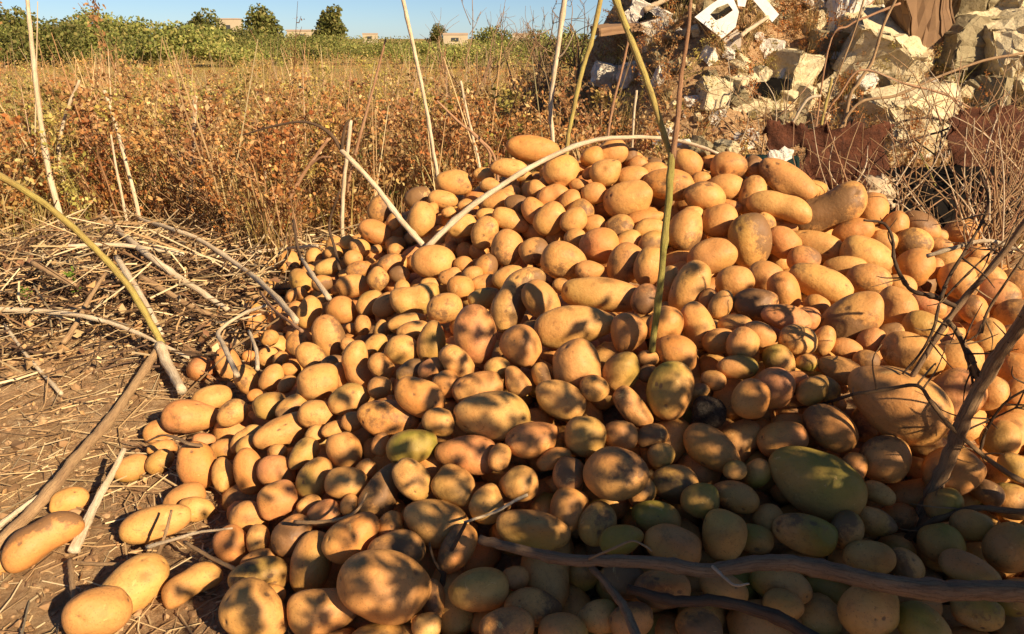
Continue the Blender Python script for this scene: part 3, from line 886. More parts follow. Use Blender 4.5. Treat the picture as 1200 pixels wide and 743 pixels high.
# stalks lying on or stuck in the heap
stalk('bent_stalk', 'long pale stalk arched over the crest of the heap', 'stalk',
      [(498, 292, .035), (540, 252, .085), (590, 216, .10), (635, 189, .085), (690, 166, .075), (740, 161, .07), (785, 163, .06), (815, 170, .05), (842, 180, .035)], 9, 4, 'pale', nodes=5)
stalk('broken_stalk', 'straight pale broken stalk with a dark thin tip slanting down onto the heap', 'stalk',
      [(498, 290, 2.02), (470, 258, 2.06), (438, 216, 2.10), (400, 176, 2.14)], 8, 6, 'pale', 'at', branches=[([(402, 178, 2.14), (385, 155, 2.15), (358, 143, 2.16), (325, 147, 2.17), (285, 158, 2.18)], 4.5, 1.5, 'dark'),
      ([(400, 178, 2.14), (404, 150, 2.13), (410, 140, 2.13)], 4, 2, 'dark')])
DG = float(hit(764, 405, .02)[1]); d_ = DG - 1.53
stalk('forked_stem', 'upright green forked stem growing out of the middle of the heap', 'stem',
      [(788, 178, 1.53 + d_), (785, 220, 1.53 + d_), (780, 270, 1.53 + d_), (773, 340, 1.53 + d_), (764, 412, 1.53 + d_)], 10, 9, 'green', 'at', nodes=3,
      branches=[([(788, 188, DG), (779, 160, DG + .01), (765, 115, DG + .02), (745, 60, DG + .04), (722, 0, DG + .07), (714, -30, DG + .08)], 6.5, 7, 'yellow'),
                ([(788, 186, DG), (794, 140, DG - .01), (798, 90, DG - .01), (806, 40, DG - .02), (811, -20, DG - .03)], 7, 3, 'red')])
stalk('yellow_stem', 'long yellow-green stem arching down to the joint of the brown stick', 'stem',
      [(-40, 186, 1.50), (0, 206, 1.56), (60, 245, 1.66), (110, 290, 1.74), (150, 335, 1.80), (176, 378, 1.84), (191, 405, 1.86)], 7, 8, 'yellow', 'at', nodes=2)
stalk('brown_stick', 'long straight brown stick lying on the soil left of the heap', 'stick',
      [(190, 400, .05), (165, 440, .035), (130, 490, .03), (95, 530, .03), (60, 573, .03), (25, 612, .025), (-30, 668, .02)], 9, 15, 'tan', nodes=4)
stalk('split_stick', 'short pale split stick standing off the soil between loose potatoes', 'stick',
      [(146, 526, .06), (130, 558, .04), (112, 590, .025), (97, 622, .015), (86, 646, .008)], 6, 14, 'pale', nodes=0, flat=.6)
stalk('pale_stick', 'short pale stick with a cut end at the foot of the yellow stem', 'stick',
      [(188, 405, .06), (198, 430, .04), (214, 458, .015)], 14, 12, 'pale', nodes=0)
stalk('fallen_branch', 'thick grey-brown fallen branch lying across the shaded foot of the heap', 'branch',
      [(562, 632, .05), (610, 644, .055), (660, 655, .06), (720, 657, .065), (780, 661, .065), (830, 669, .06), (870, 662, .065), (920, 659, .075), (970, 668, .07), (1030, 682, .065), (1090, 691, .06), (1150, 692, .06), (1230, 694, .06)], 13, 25, 'grey', nodes=4,
      branches=[([(835, 664, .075), (850, 678, .09), (862, 686, .10), (878, 684, .11)], 4, 2, 'pale'), ([(690, 655, .07), (716, 644, .10), (740, 634, .11), (756, 640, .11), (764, 646, .11)], 3, 2, 'tan')])
stalk('grey_stick', 'grey stick sticking out from under the fallen branch towards the soil', 'stick',
      [(692, 664, .04), (712, 686, .05), (732, 714, .055), (752, 760, .06)], 9, 14, 'grey', nodes=1)
stalk('dark_stick', 'dark brown stick half buried among shaded green potatoes', 'stick',
      [(735, 690, .035), (790, 704, .045), (850, 706, .05), (910, 724, .05), (965, 755, .05)], 12, 17, 'dark', nodes=2)
stalk('upright_twig', 'dark upright twig with a bent tip at the foot of the heap', 'twig',
      [(546, 612, .93), (536, 632, .92), (526, 652, .92), (520, 672, .91), (518, 705, .90), (521, 770, .88)], 4, 8, 'dark', 'at', nodes=1,
      branches=[([(520, 675, .91), (508, 655, .92), (503, 636, .93)], 4, 2, 'dark'), ([(544, 612, .93), (580, 600, .96), (605, 586, .98), (618, 580, .99)], 3, 4, 'pale')])
stalk('thin_twig', 'thin twig curving over the potatoes beside a small round one', 'twig',
      [(345, 612, .05), (375, 612, .06), (405, 606, .065), (420, 596, .065), (430, 578, .06)], 5, 3, 'tan', nodes=1)
stalk('straw_stem', 'pale straw stem crossing a long tan potato on the soil', 'straw',
      [(172, 641, .03), (200, 633, .045), (232, 624, .05), (272, 619, .06)], 5, 2.5, 'pale', nodes=1)
stalk('straw_stem', 'short straw leaning over the middle of a long tan potato', 'straw',
      [(201, 598, .07), (194, 625, .055), (184, 652, .01)], 3, 5, 'tan', nodes=0)
stalk('straw_stem', 'double brown straw stuck under a spotted orange potato', 'straw',
      [(216, 635, .015), (245, 652, .015), (278, 668, .015)], 4, 5, 'tan', nodes=0)
stalk('straw_stem', 'flat tan straw lying on the soil above two big pale potatoes', 'straw',
      [(84, 659, .012), (110, 661, .012), (142, 661, .012)], 5, 4, 'tan', nodes=0)
stalk('straw_stem', 'short tan straw standing behind the big round potato on the soil', 'straw',
      [(82, 656, .02), (84, 680, .012), (88, 704, .006)], 6, 6, 'tan', nodes=0)
stalk('grey_stick', 'thin pale grey stick lying beside the long brown stick', 'stick',
      [(54, 576, .03), (30, 592, .025), (0, 615, .02), (-20, 630, .02)], 5, 7, 'pale', nodes=1)
stalk('twisted_leaf', 'dry grey twisted leaf across the potatoes at the left edge', 'leaf',
      [(172, 518, .05), (190, 510, .07), (206, 513, .075), (222, 520, .07), (236, 522, .05)], 5, 8, 'grey', flat=.4, nodes=0)
# pale stalks of the litter left of the heap
for lab, pts, a, b, mt in (
    ('long straight pale stalk slanting through the straw towards the heap', [(105, 242, .12), (165, 292, .10), (205, 322, .085), (240, 345, .07), (268, 364, .05)], 7, 7, 'pale'),
    ('bent pale stalk reaching from the straw onto the heap', [(160, 256, .10), (200, 268, .11), (235, 282, .11), (285, 315, .10), (315, 340, .10), (348, 376, .07)], 5, 8, 'pale'),
    ('short pale stalk leaning on the back left of the heap', [(352, 300, .10), (366, 322, .10), (386, 350, .06)], 4, 7, 'pale'),
    ('thin pale stalk lying level across the dark litter', [(-20, 362, .10), (35, 364, .10), (82, 368, .095), (120, 376, .09), (165, 392, .075), (222, 420, .04)], 6, 4, 'pale'),
    ('broken pale stalk beside the yellow stem', [(137, 302, .13), (155, 330, .11), (172, 358, .09), (190, 392, .05)], 7, 6, 'pale'),
    ('reddish stalk slanting through the straw near the yellow stem', [(34, 306, .12), (58, 318, .11), (90, 336, .09)], 6, 6, 'red'),
    ('grey crooked forked stalk at the left edge of the heap', [(312, 358, .09), (285, 368, .09), (257, 388, .08), (262, 405, .07), (278, 440, .045)], 4, 7, 'pale'),
    ('short white stalk poking into the left edge of the heap', [(292, 388, .09), (300, 410, .07), (302, 433, .05)], 4, 6, 'pale'),
    ('thin reddish stalk bending over the left flank of the heap', [(305, 342, .10), (320, 362, .10), (338, 376, .09), (354, 388, .07)], 3, 5, 'red'),
    ('thin straw lying on bare soil below the dark litter', [(5, 380, .05), (30, 415, .03), (52, 440, .015), (72, 462, .01)], 3, 5, 'pale'),
    ('tan stalk lying under the long straight pale one', [(165, 325, .10), (200, 345, .085), (225, 360, .07), (256, 372, .05)], 8, 5, 'tan'),
    ('pale stalk lying level at the back of the straw', [(80, 288, .10), (140, 287, .10), (215, 298, .09)], 4, 6, 'pale'),
    ('pale stalk lying behind the heap left of the crest', [(290, 296, .05), (330, 292, .06), (372, 288, .07)], 5, 4, 'pale'),
    ('thick tan stalk lying between dark twigs in the straw', [(38, 308, .13), (64, 322, .12), (88, 335, .10)], 7, 7, 'tan'),
    ('short tan stalk crossing under the level pale one', [(124, 320, .11), (106, 348, .085), (86, 385, .05), (74, 402, .03)], 4, 7, 'tan'),
    ('pale stalk running up from the straw to the weeds', [(20, 190, .22), (70, 222, .16), (112, 240, .12)], 4, 5, 'pale'),
    ('thin dark twig crossing the back left of the heap', [(398, 224, .24), (386, 262, .16), (392, 290, .12), (398, 316, .08)], 3, 4, 'dark'),
    ('thin dark twig standing at the back left edge', [(344, 258, .20), (348, 285, .15), (352, 305, .10)], 4, 4, 'dark')):
    stalk('dry_stalk', lab, 'stalk', pts, a, b, mt, nodes=3, group='dry stalks fallen beside the heap')
# stalks standing in the field behind
for lab, pts, a, b, mt, br in (
    ('tall white stalk standing in the weeds beside the straw', [(31, -10, 2.9), (38, 60, 2.9), (46, 130, 2.9), (57, 200, 2.9), (70, 252, 2.88)], 4, 8, 'pale', ()),
    ('short bent pale stalk beside the tall white one', [(93, 94, 3.3), (80, 125, 3.3), (72, 155, 3.3), (70, 190, 3.3)], 3, 5, 'pale', ()),
    ('pale stalk leaning in front of brown weeds', [(122, 106, 3.1), (134, 140, 3.1), (146, 185, 3.1), (160, 240, 3.1)], 4, 5, 'pale', ()),
    ('thin pale stalk parallel to a leaning thicker one', [(130, 158, 3.0), (136, 195, 3.0), (146, 245, 3.0)], 2, 4, 'pale', ()),
    ('straight cut-off pale stalk standing alone in the weeds', [(229, 113, 3.4), (227, 160, 3.4), (225, 205, 3.4), (222, 240, 3.4)], 5, 5, 'pale', ()),
    ('leaning pink-brown stalk with a side shoot left of the heap', [(385, 162, 2.9), (365, 190, 2.9), (346, 220, 2.9), (320, 274, 2.9)], 4, 6, 'red', [([(362, 195, 2.9), (375, 185, 2.88), (388, 184, 2.86)], 3, 2, None)]),
    ('pair-standing pale stalk cut square at its top', [(411, 141, 2.9), (407, 180, 2.9), (403, 215, 2.9), (401, 262, 2.9)], 5, 5, 'pale', ()),
    ('tall thin pinkish stalk leaning behind the cut one', [(452, 46, 3.1), (441, 90, 3.1), (430, 130, 3.1), (418, 175, 3.1), (408, 225, 3.1)], 2.5, 5, 'red', ()),
    ('tall pale stalk curving up to the sky behind the heap', [(470, -10, 3.0), (480, 35, 3.0), (490, 80, 3.0), (500, 130, 3.0), (508, 178, 3.0), (514, 220, 3.0)], 5, 5, 'pale', ()),
    ('thin pale stalk standing behind the heap next to a slanting one', [(540, 95, 3.2), (547, 130, 3.2), (554, 160, 3.2), (563, 205, 3.2)], 3, 4, 'pale', ()),
    ('slanting pale stalk with a forked foot behind the heap', [(512, 118, 3.1), (540, 145, 3.1), (562, 163, 3.1), (582, 195, 3.1)], 2.5, 4, 'red', [([(548, 150, 3.1), (572, 176, 3.1), (574, 192, 3.1)], 3, 3, None)]),
    ('tall pale stalk with a twig near its top beside the rubble', [(664, -20, 3.0), (657, 35, 3.0), (649, 90, 3.0), (645, 130, 3.0), (648, 175, 3.0)], 7, 5, 'pale', [([(652, 70, 3.0), (662, 60, 2.98), (672, 40, 2.96)], 2, 1, None)]),
    ('tall yellow-green stalk standing before the rubble', [(708, -20, 2.9), (694, 45, 2.9), (683, 80, 2.9), (673, 125, 2.9), (664, 178, 2.9)], 6, 5, 'yellow', ()),
    ('pinkish stalk leaning in front of the rubble bank', [(737, 45, 2.9), (728, 85, 2.9), (718, 125, 2.9), (711, 175, 2.9)], 3, 4, 'red', ()),
    ('short pale stalk at the foot of the rubble bank', [(746, 106, 2.95), (743, 135, 2.95), (741, 170, 2.95)], 3, 3, 'pale', ()),
    ('thin pale stalk standing in reddish weeds', [(311, 200, 3.2), (310, 230, 3.2), (314, 260, 3.2)], 3, 3, 'pale', ()),
    ('slim dry stalk at the edge of the weeds left of the heap', [(288, 235, 3.0), (282, 255, 3.0), (276, 280, 3.0)], 4, 4, 'tan', ()),
    ('bent pale twig standing against the rusty iron', [(962, 112, 2.6), (945, 118, 2.6), (925, 150, 2.6), (905, 175, 2.6), (893, 200, 2.6)], 3, 4, 'pale', ()),
    ('thin pale stem rising through the rusty iron', [(975, 92, 2.7), (966, 130, 2.7), (960, 165, 2.7), (962, 200, 2.7), (958, 225, 2.7)], 3, 4, 'yellow', ())):
    stalk('standing_stalk', lab, 'stalk', pts, a, b, mt, 'at', True, 'dry stalks standing behind the heap', br, nodes=3)

# ------------------------------------------------------------------ bare branches and shade crown of the shrub on the right
def crown_from(targets, tmin, tmax, size, r, cols):
    """leaves hanging in the sunlight's way above the given ground points"""
    n = len(targets)
    t = r.uniform(tmin, tmax, n)
    c = targets + SUN_DIR[None] * t[:, None] + r.normal(size=(n, 3)) * .02
    return leaves(c, size, r, cols)

def leaves(c, size, r, cols, droop=.2, asp=.55, simple=False):
    """pointed leaf blades (4 faces, folded along the midrib) at the points c"""
    n = len(c)
    d = unit(r.normal(size=(n, 3)) + [0, 0, -droop])
    s = unit(np.cross(d, r.normal(size=(n, 3))))
    u = np.cross(d, s)
    L = (size * r.uniform(.6, 1.3, n))[:, None]
    w = L * asp * .5
    base = c - d * L * .5
    tip = c + d * L * .5 - u * L * .08
    mid = c + u * L * .06
    le, re = c + s * w - d * L * .06, c - s * w - d * L * .06
    v = np.stack([base, le, tip, re, mid], 1).reshape(-1, 3)
    if simple:
        v = np.stack([base, le, tip, re], 1).reshape(-1, 3)
        k = np.arange(n)[:, None] * 4
        col = np.array(cols)[r.integers(0, len(cols), n)] * r.uniform(.7, 1.25, (n, 1))
        return v, np.concatenate([k + [0, 1, 2], k + [0, 2, 3]], 0), np.repeat(col, 4, 0)
    k = np.arange(n)[:, None] * 5
    f = np.concatenate([k + [0, 4, 1], k + [1, 4, 2], k + [2, 4, 3], k + [3, 4, 0]], 0)
    ci = r.integers(0, len(cols), n)
    col = np.array(cols)[ci] * r.uniform(.7, 1.25, (n, 1))
    return v, f, np.repeat(col, 5, 0)

def in_poly(px, py, poly):
    inside = np.zeros(len(px), bool)
    j = len(poly) - 1
    for i in range(len(poly)):
        xi, yi = poly[i]; xj, yj = poly[j]
        c = ((yi > py) != (yj > py)) & (px < (xj - xi) * (py - yi) / (yj - yi + 1e-9) + xi)
        inside ^= c
        j = i
    return inside

def shade_points(poly, n, r):
    xs = np.array([p[0] for p in poly]); ys = np.array([p[1] for p in poly])
    out = []
    while len(out) < n:
        px = r.uniform(xs.min(), xs.max(), 400); py = r.uniform(ys.min(), ys.max(), 400)
        ok = in_poly(px, py, poly)
        for a, b in zip(px[ok], py[ok]):
            out.append(hit(a, b)); 
            if len(out) >= n: break
    return np.array(out)

shrub = empty('leafy_shrub', (1.15, .62, 0))
tag(shrub, 'bare thorny branches of a leafy shrub standing beside the shaded foot of the heap', 'shrub')
S0 = np.array([1.15, .62, 0])
def sbranch(pts, w0, w1, mat='bark', n=6, mode='at'):
    w = px_pts(pts, mode); s = np.linalg.norm(w - ORG, axis=1) / F_PX / 2
    return tube_obj('branch', w - S0, w0 * s[0] * .72, w1 * s[-1] * .72, mat, shrub, n=n, nodes=4, wob=.2)
# thick near branch and its offshoots
sbranch([(1068, 640, 1.02), (1082, 600, 1.02), (1104, 556, 1.01), (1124, 505, 1.0), (1146, 458, .99), (1172, 415, .97), (1210, 362, .94), (1260, 290, .90)], 20, 18, 'grey')
sbranch([(1150, 452, .99), (1138, 420, 1.0), (1122, 390, 1.02), (1110, 375, 1.03)], 9, 6, 'bark')
sbranch([(1240, 205, 1.08), (1200, 262, 1.10), (1168, 306, 1.11), (1128, 352, 1.12), (1095, 398, 1.12), (1066, 445, 1.12)], 9, 7, 'grey')
sbranch([(1122, 360, 1.12), (1095, 348, 1.13), (1068, 340, 1.14), (1055, 322, 1.14), (1047, 300, 1.15), (1046, 280, 1.15), (1036, 262, 1.16), (1012, 258, 1.16)], 7, 3, 'dark')
sbranch([(1102, 350, 1.12), (1112, 325, 1.13), (1126, 302, 1.13), (1148, 265, 1.14), (1158, 235, 1.15), (1150, 205, 1.16)], 5, 3, 'dark')
sbranch([(1108, 348, 1.12), (1135, 320, 1.12), (1165, 292, 1.13), (1205, 262, 1.14)], 3, 2, 'dark')
sbranch([(1100, 358, 1.12), (1094, 385, 1.12), (1080, 412, 1.12), (1058, 438, 1.12)], 4, 3, 'dark')
sbranch([(1086, 300, 1.16), (1120, 290, 1.15), (1155, 282, 1.15), (1190, 292, 1.15), (1230, 310, 1.15)], 6, 4, 'pale')
sbranch([(1125, 395, 1.0), (1136, 430, 1.0), (1140, 450, 1.0)], 5, 3, 'dark')
sbranch([(1000, 462, 1.05), (1040, 456, 1.03), (1075, 452, 1.02), (1090, 470, 1.01), (1112, 498, 1.0), (1150, 532, .98), (1190, 560, .97), (1230, 575, .96)], 5, 7, 'bark')
sbranch([(1130, 505, 1.0), (1160, 492, 1.0), (1190, 478, .99)], 3, 2, 'dark')
sbranch([(1052, 640, 1.0), (1090, 612, .98), (1140, 596, .97), (1200, 600, .96)], 9, 8, 'bark')
sbranch([(860, 488, 1.25), (910, 482, 1.22), (960, 474, 1.18), (1000, 462, 1.12)], 3, 5, 'dark')
sbranch([(1216, 450, .98), (1180, 470, .99), (1158, 500, 1.0), (1148, 530, 1.0)], 3, 4, 'dark')
sbranch([(1150, 390, 1.05), (1160, 360, 1.06), (1200, 300, 1.05)], 4, 3, 'bark')
# thorny side shoots
rs = np.random.default_rng(17)
for o in [c for c in shrub.children if c.name.startswith('branch')]:
    co = np.empty(len(o.data.vertices) * 3, np.float32); o.data.vertices.foreach_get('co', co); co = co.reshape(-1, 3)
    for k in range(5):
        q = co[rs.integers(0, len(co))]
        d = unit(rs.normal(size=3) * [1, .5, 1]); ln = rs.uniform(.015, .085)
        tube_obj('twig', np.array([q, q + d * ln * .5 + rs.normal(size=3) * ln * .1, q + d * ln]), .0016, .0006, rs.choice(['bark', 'dark', 'tan']), shrub, n=3, sides=5)
# dense knot of thin twigs at the upper right
rk = np.random.default_rng(31)
for lab, cx_, cy_, num, dmin, dmax, spr, lmin, lmax in (
    ('dry brown shrub of thin pale twigs in front of the ribbed rusty sheet', 1148, 285, 64, 1.9, 2.15, 18, 55, 200),
    ('tangled dry bramble shrub against the ribbed rusty sheet', 1185, 215, 40, 2.3, 2.6, 22, 50, 170),
    ('fine dry shrub growing over the pale flat slab', 1105, 165, 30, 2.7, 3.0, 22, 40, 120),
    ('fine dry shrub in front of the black crate and pale stones', 905, 165, 26, 2.7, 3.1, 24, 35, 100),
    ('small dry shrub of bare twigs in front of the crumpled rusty sheet', 985, 236, 22, 2.25, 2.4, 16, 40, 130),
    ('straggling dry shrub behind the crest beside the big pale rock', 1045, 238, 18, 2.3, 2.5, 14, 50, 150)):
    knot = empty('dry_shrub', P(cx_, cy_, (dmin + dmax) / 2))
    tag(knot, lab, 'shrub')
    K0 = np.array(knot.location)
    for k in range(num):
        bx = cx_ + rk.normal() * spr; by = cy_ + 20 + rk.normal() * spr
        ang = rk.uniform(-.95, 1.15); ln = rk.uniform(lmin, lmax)
        ex, ey = bx + math.sin(ang) * ln, by - math.cos(ang) * ln
        D0 = rk.uniform(dmin, dmax)
        mx, my = (bx + ex) / 2 + rk.normal() * 9, (by + ey) / 2 + rk.normal() * 6
        w = np.array([P(bx, by, D0), P(mx, my, D0 + .02 * rk.normal()), P(ex, ey, D0 + .06 * rk.normal())])
        tube_obj('twig', w - K0, .0030 * rk.uniform(.6, 1.3), .0010, rk.choice(['pale', 'red', 'tan', 'tan']), knot, n=4, sides=5)
        for _ in range(rk.integers(0, 3)):
            q = w[0] + (w[2] - w[0]) * rk.uniform(.3, .8)
            e = q + np.array([rk.normal() * .06, rk.normal() * .03, abs(rk.normal()) * .07 + .02])
            tube_obj('twig', np.array([q, (q + e) / 2 + rk.normal(size=3) * .006, e]) - K0, .0016, .0007, 'tan', knot, n=3, sides=5)
# arching brambles over the rubble
for lab, pts, a, b, mt in (
    ('long reddish bramble arching over the big pale rock', [(1215, 168, 3.1), (1160, 140, 3.1), (1110, 112, 3.1), (1060, 98, 3.1), (1010, 82, 3.1), (985, 110, 3.1), (965, 150, 3.1)], 3, 4, 'red'),
    ('brown bramble crossing under the pale boulder', [(1200, 62, 3.3), (1150, 72, 3.3), (1100, 90, 3.3), (1050, 112, 3.3), (1008, 120, 3.3), (985, 150, 3.3), (975, 178, 3.3)], 4, 6, 'tan'),
    ('dark bramble slanting across the big pale rock', [(1000, 165, 2.9), (1040, 148, 2.9), (1085, 138, 2.9), (1120, 150, 2.9), (1165, 200, 2.9), (1190, 250, 2.9)], 4, 4, 'dark'),
    ('dark twig crossing the lower part of the big pale rock', [(1010, 190, 2.8), (1050, 172, 2.8), (1100, 155, 2.8), (1150, 150, 2.8)], 4, 3, 'dark'),
    ('tan stick leaning up the rubble beside the pale boulder', [(1052, -5, 3.4), (1035, 30, 3.4), (1022, 72, 3.4), (1005, 98, 3.4), (992, 130, 3.4)], 4, 8, 'tan'),
    ('thin tan stick crossing between the brambles', [(1015, -10, 3.3), (1000, 40, 3.3), (985, 80, 3.3), (962, 150, 3.3)], 3, 3, 'tan'),
    ('red-brown twig leaning over pale blocks on the rubble', [(1055, 4, 3.6), (1020, 18, 3.6), (995, 30, 3.6), (970, 60, 3.6)], 4, 3, 'red'),
    ('dark green stem rising out of the black hollow', [(1078, 180, 2.6), (1095, 215, 2.6), (1108, 262, 2.6)], 2, 4, 'green'),
    ('pale stem rising out of the black hollow', [(1130, 215, 2.6), (1122, 240, 2.6), (1118, 268, 2.6)], 3, 4, 'pale')):
    stalk('bramble', lab, 'bramble', pts, a * .7, b * .6, mt, 'at', True, 'brambles over the rubble', nodes=4)

# leafy part of the shrub, above and to the right of the camera
rl = np.random.default_rng(5)
GRN = [(.06, .09, .02), (.08, .11, .025), (.10, .12, .03), (.05, .075, .02)]
deep = [(600, 760), (600, 690), (700, 655), (800, 640), (900, 615), (1000, 600), (1080, 600), (1210, 610), (1210, 760)]
dap = [(240, 750), (270, 660), (310, 560), (330, 480), (400, 400), (480, 350), (560, 320), (640, 310), (760, 300), (860, 320), (920, 380), (1000, 430), (1120, 450), (1160, 560), (1100, 600), (600, 690), (560, 750)]
def stretch(poly, n, lo, hi, size):
    t = shade_points(poly, 260, rl)
    k = rl.integers(0, len(t), n)
    c = t[k] + rl.normal(size=(n, 3)) * .03
    tt = rl.uniform(lo, hi, n)
    return leaves(c + SUN_DIR[None] * tt[:, None] - S0, size, rl, GRN)
vv, ff, cc, base = [], [], [], 0
def acc(v, f, c):
    global base
    vv.append(v); ff.append(f + base); cc.append(c); base += len(v)
acc(*stretch(deep, 5200, .9, 1.9, .05))
acc(*stretch(deep, 3000, .35, .95, .05))  # extra unseen leaves, added to block skylight and deepen the shade
# dapple: leaves in clusters along twigs so that light falls through between them
tpts = shade_points(dap, 640, rl)
px_, py_, _ = project(tpts)
den = np.clip(.15 + .66 * sstep(420, 820, px_) * sstep(330, 520, py_) + .25 * sstep(500, 700, py_), .12, 1)
tpts = tpts[rl.random(len(tpts)) < den]
for q in tpts:
    n = rl.integers(3, 9)
    c = q + SUN_DIR * rl.uniform(1.2, 2.0) + rl.normal(size=(n, 3)) * .045 - S0
    acc(*leaves(c, .042, rl, GRN))
corner_shadow = shade_points([(0, 690), (14, 700), (26, 722), (34, 743), (0, 743)], 14, rl)  # added unseen leaves standing in for the shadow of the person at the camera
acc(*leaves(np.repeat(corner_shadow, 8, 0) + rl.normal(size=(112, 3)) * .02 + SUN_DIR * 1.5 - S0, .05, rl, GRN))
allv = np.concatenate(vv).reshape(-1, 5, 3); allc_ = np.concatenate(cc).reshape(-1, 5, 3)
# the photograph shows no leaf of it: the shrub's leafy side ends outside the view
mx_, my_, md_ = project(allv + S0)
seen = ((md_ > .01) & (mx_ > -90) & (mx_ < 1310) & (my_ > -90) & (my_ < 840)).any(1)
seen |= (np.linalg.norm(allv.mean(1) + S0 - ORG, axis=1) < .45)          # nor does anything hang right at the lens
allv, allc_ = allv[~seen].reshape(-1, 3), allc_[~seen].reshape(-1, 3)
nl_ = len(allv) // 5
kk = np.arange(nl_)[:, None] * 5
mesh_np('crown', allv, np.concatenate([kk + [0, 4, 1], kk + [1, 4, 2], kk + [2, 4, 3], kk + [3, 4, 0]], 0), M['thick_leaf'], shrub, color=allc_)
# limbs that carry the leaves
cents = allv.reshape(-1, 5, 3).mean(1)
root = np.array([.55, -.75, 0.0])
tube_obj('trunk', np.array([root + [0, 0, -.05], root + [-.02, .05, .35], root + [-.05, .12, .75]]), .035, .024, 'bark', shrub, n=6)
topj = root + [-.05, .12, .75]
for k in range(16):
    e = cents[rl.integers(0, len(cents))]
    m = (topj + e) / 2 + [0, 0, .12] + rl.normal(size=3) * .05
    tube_obj('limb', np.array([topj, m, e]), .011, .003, 'bark', shrub, n=6, sides=6)

# ------------------------------------------------------------------ rubble on the bank
def hull_block(name, size, mat, seed, rough=.16, cuts=5, parent=None):
    """a broken stone block: a box with knocked-off corners and an uneven face"""
    r = np.random.default_rng(seed)
    bm = bmesh.new()
    bmesh.ops.create_cube(bm, size=1.0)
    for _ in range(cuts):
        d = Vector(unit(r.normal(size=3)))
        reach = .5 * (abs(d.x) + abs(d.y) + abs(d.z))
        g = bm.verts[:] + bm.edges[:] + bm.faces[:]
        res = bmesh.ops.bisect_plane(bm, geom=g, plane_co=d * reach * r.uniform(.58, .78), plane_no=d, clear_outer=True)
        bmesh.ops.holes_fill(bm, edges=[e for e in bm.edges if e.is_boundary])
    bmesh.ops.bevel(bm, geom=bm.edges[:], offset=.03, segments=1, affect='EDGES')
    bmesh.ops.triangulate(bm, faces=bm.faces[:])
    bmesh.ops.subdivide_edges(bm, edges=bm.edges[:], cuts=3, use_grid_fill=True)
    bmesh.ops.triangulate(bm, faces=bm.faces[:])
    for v in bm.verts:
        n = Vector(r.normal(size=3)) * rough * .12
        v.co += n
        f = 1 + rough * (math.sin(v.co.x * 7 + seed) * math.sin(v.co.y * 6 + seed * 2) * .5 + math.sin(v.co.z * 9 + seed) * .3)
        v.co *= f
        v.co.x *= size[0]; v.co.y *= size[1]; v.co.z *= size[2]
    me = bpy.data.meshes.new(name)
    bm.to_mesh(me); bm.free()
    me.materials.append(M[mat])
    o = bpy.data.objects.new(name, me)
    COL.objects.link(o)
    if parent: o.parent = parent
    return o

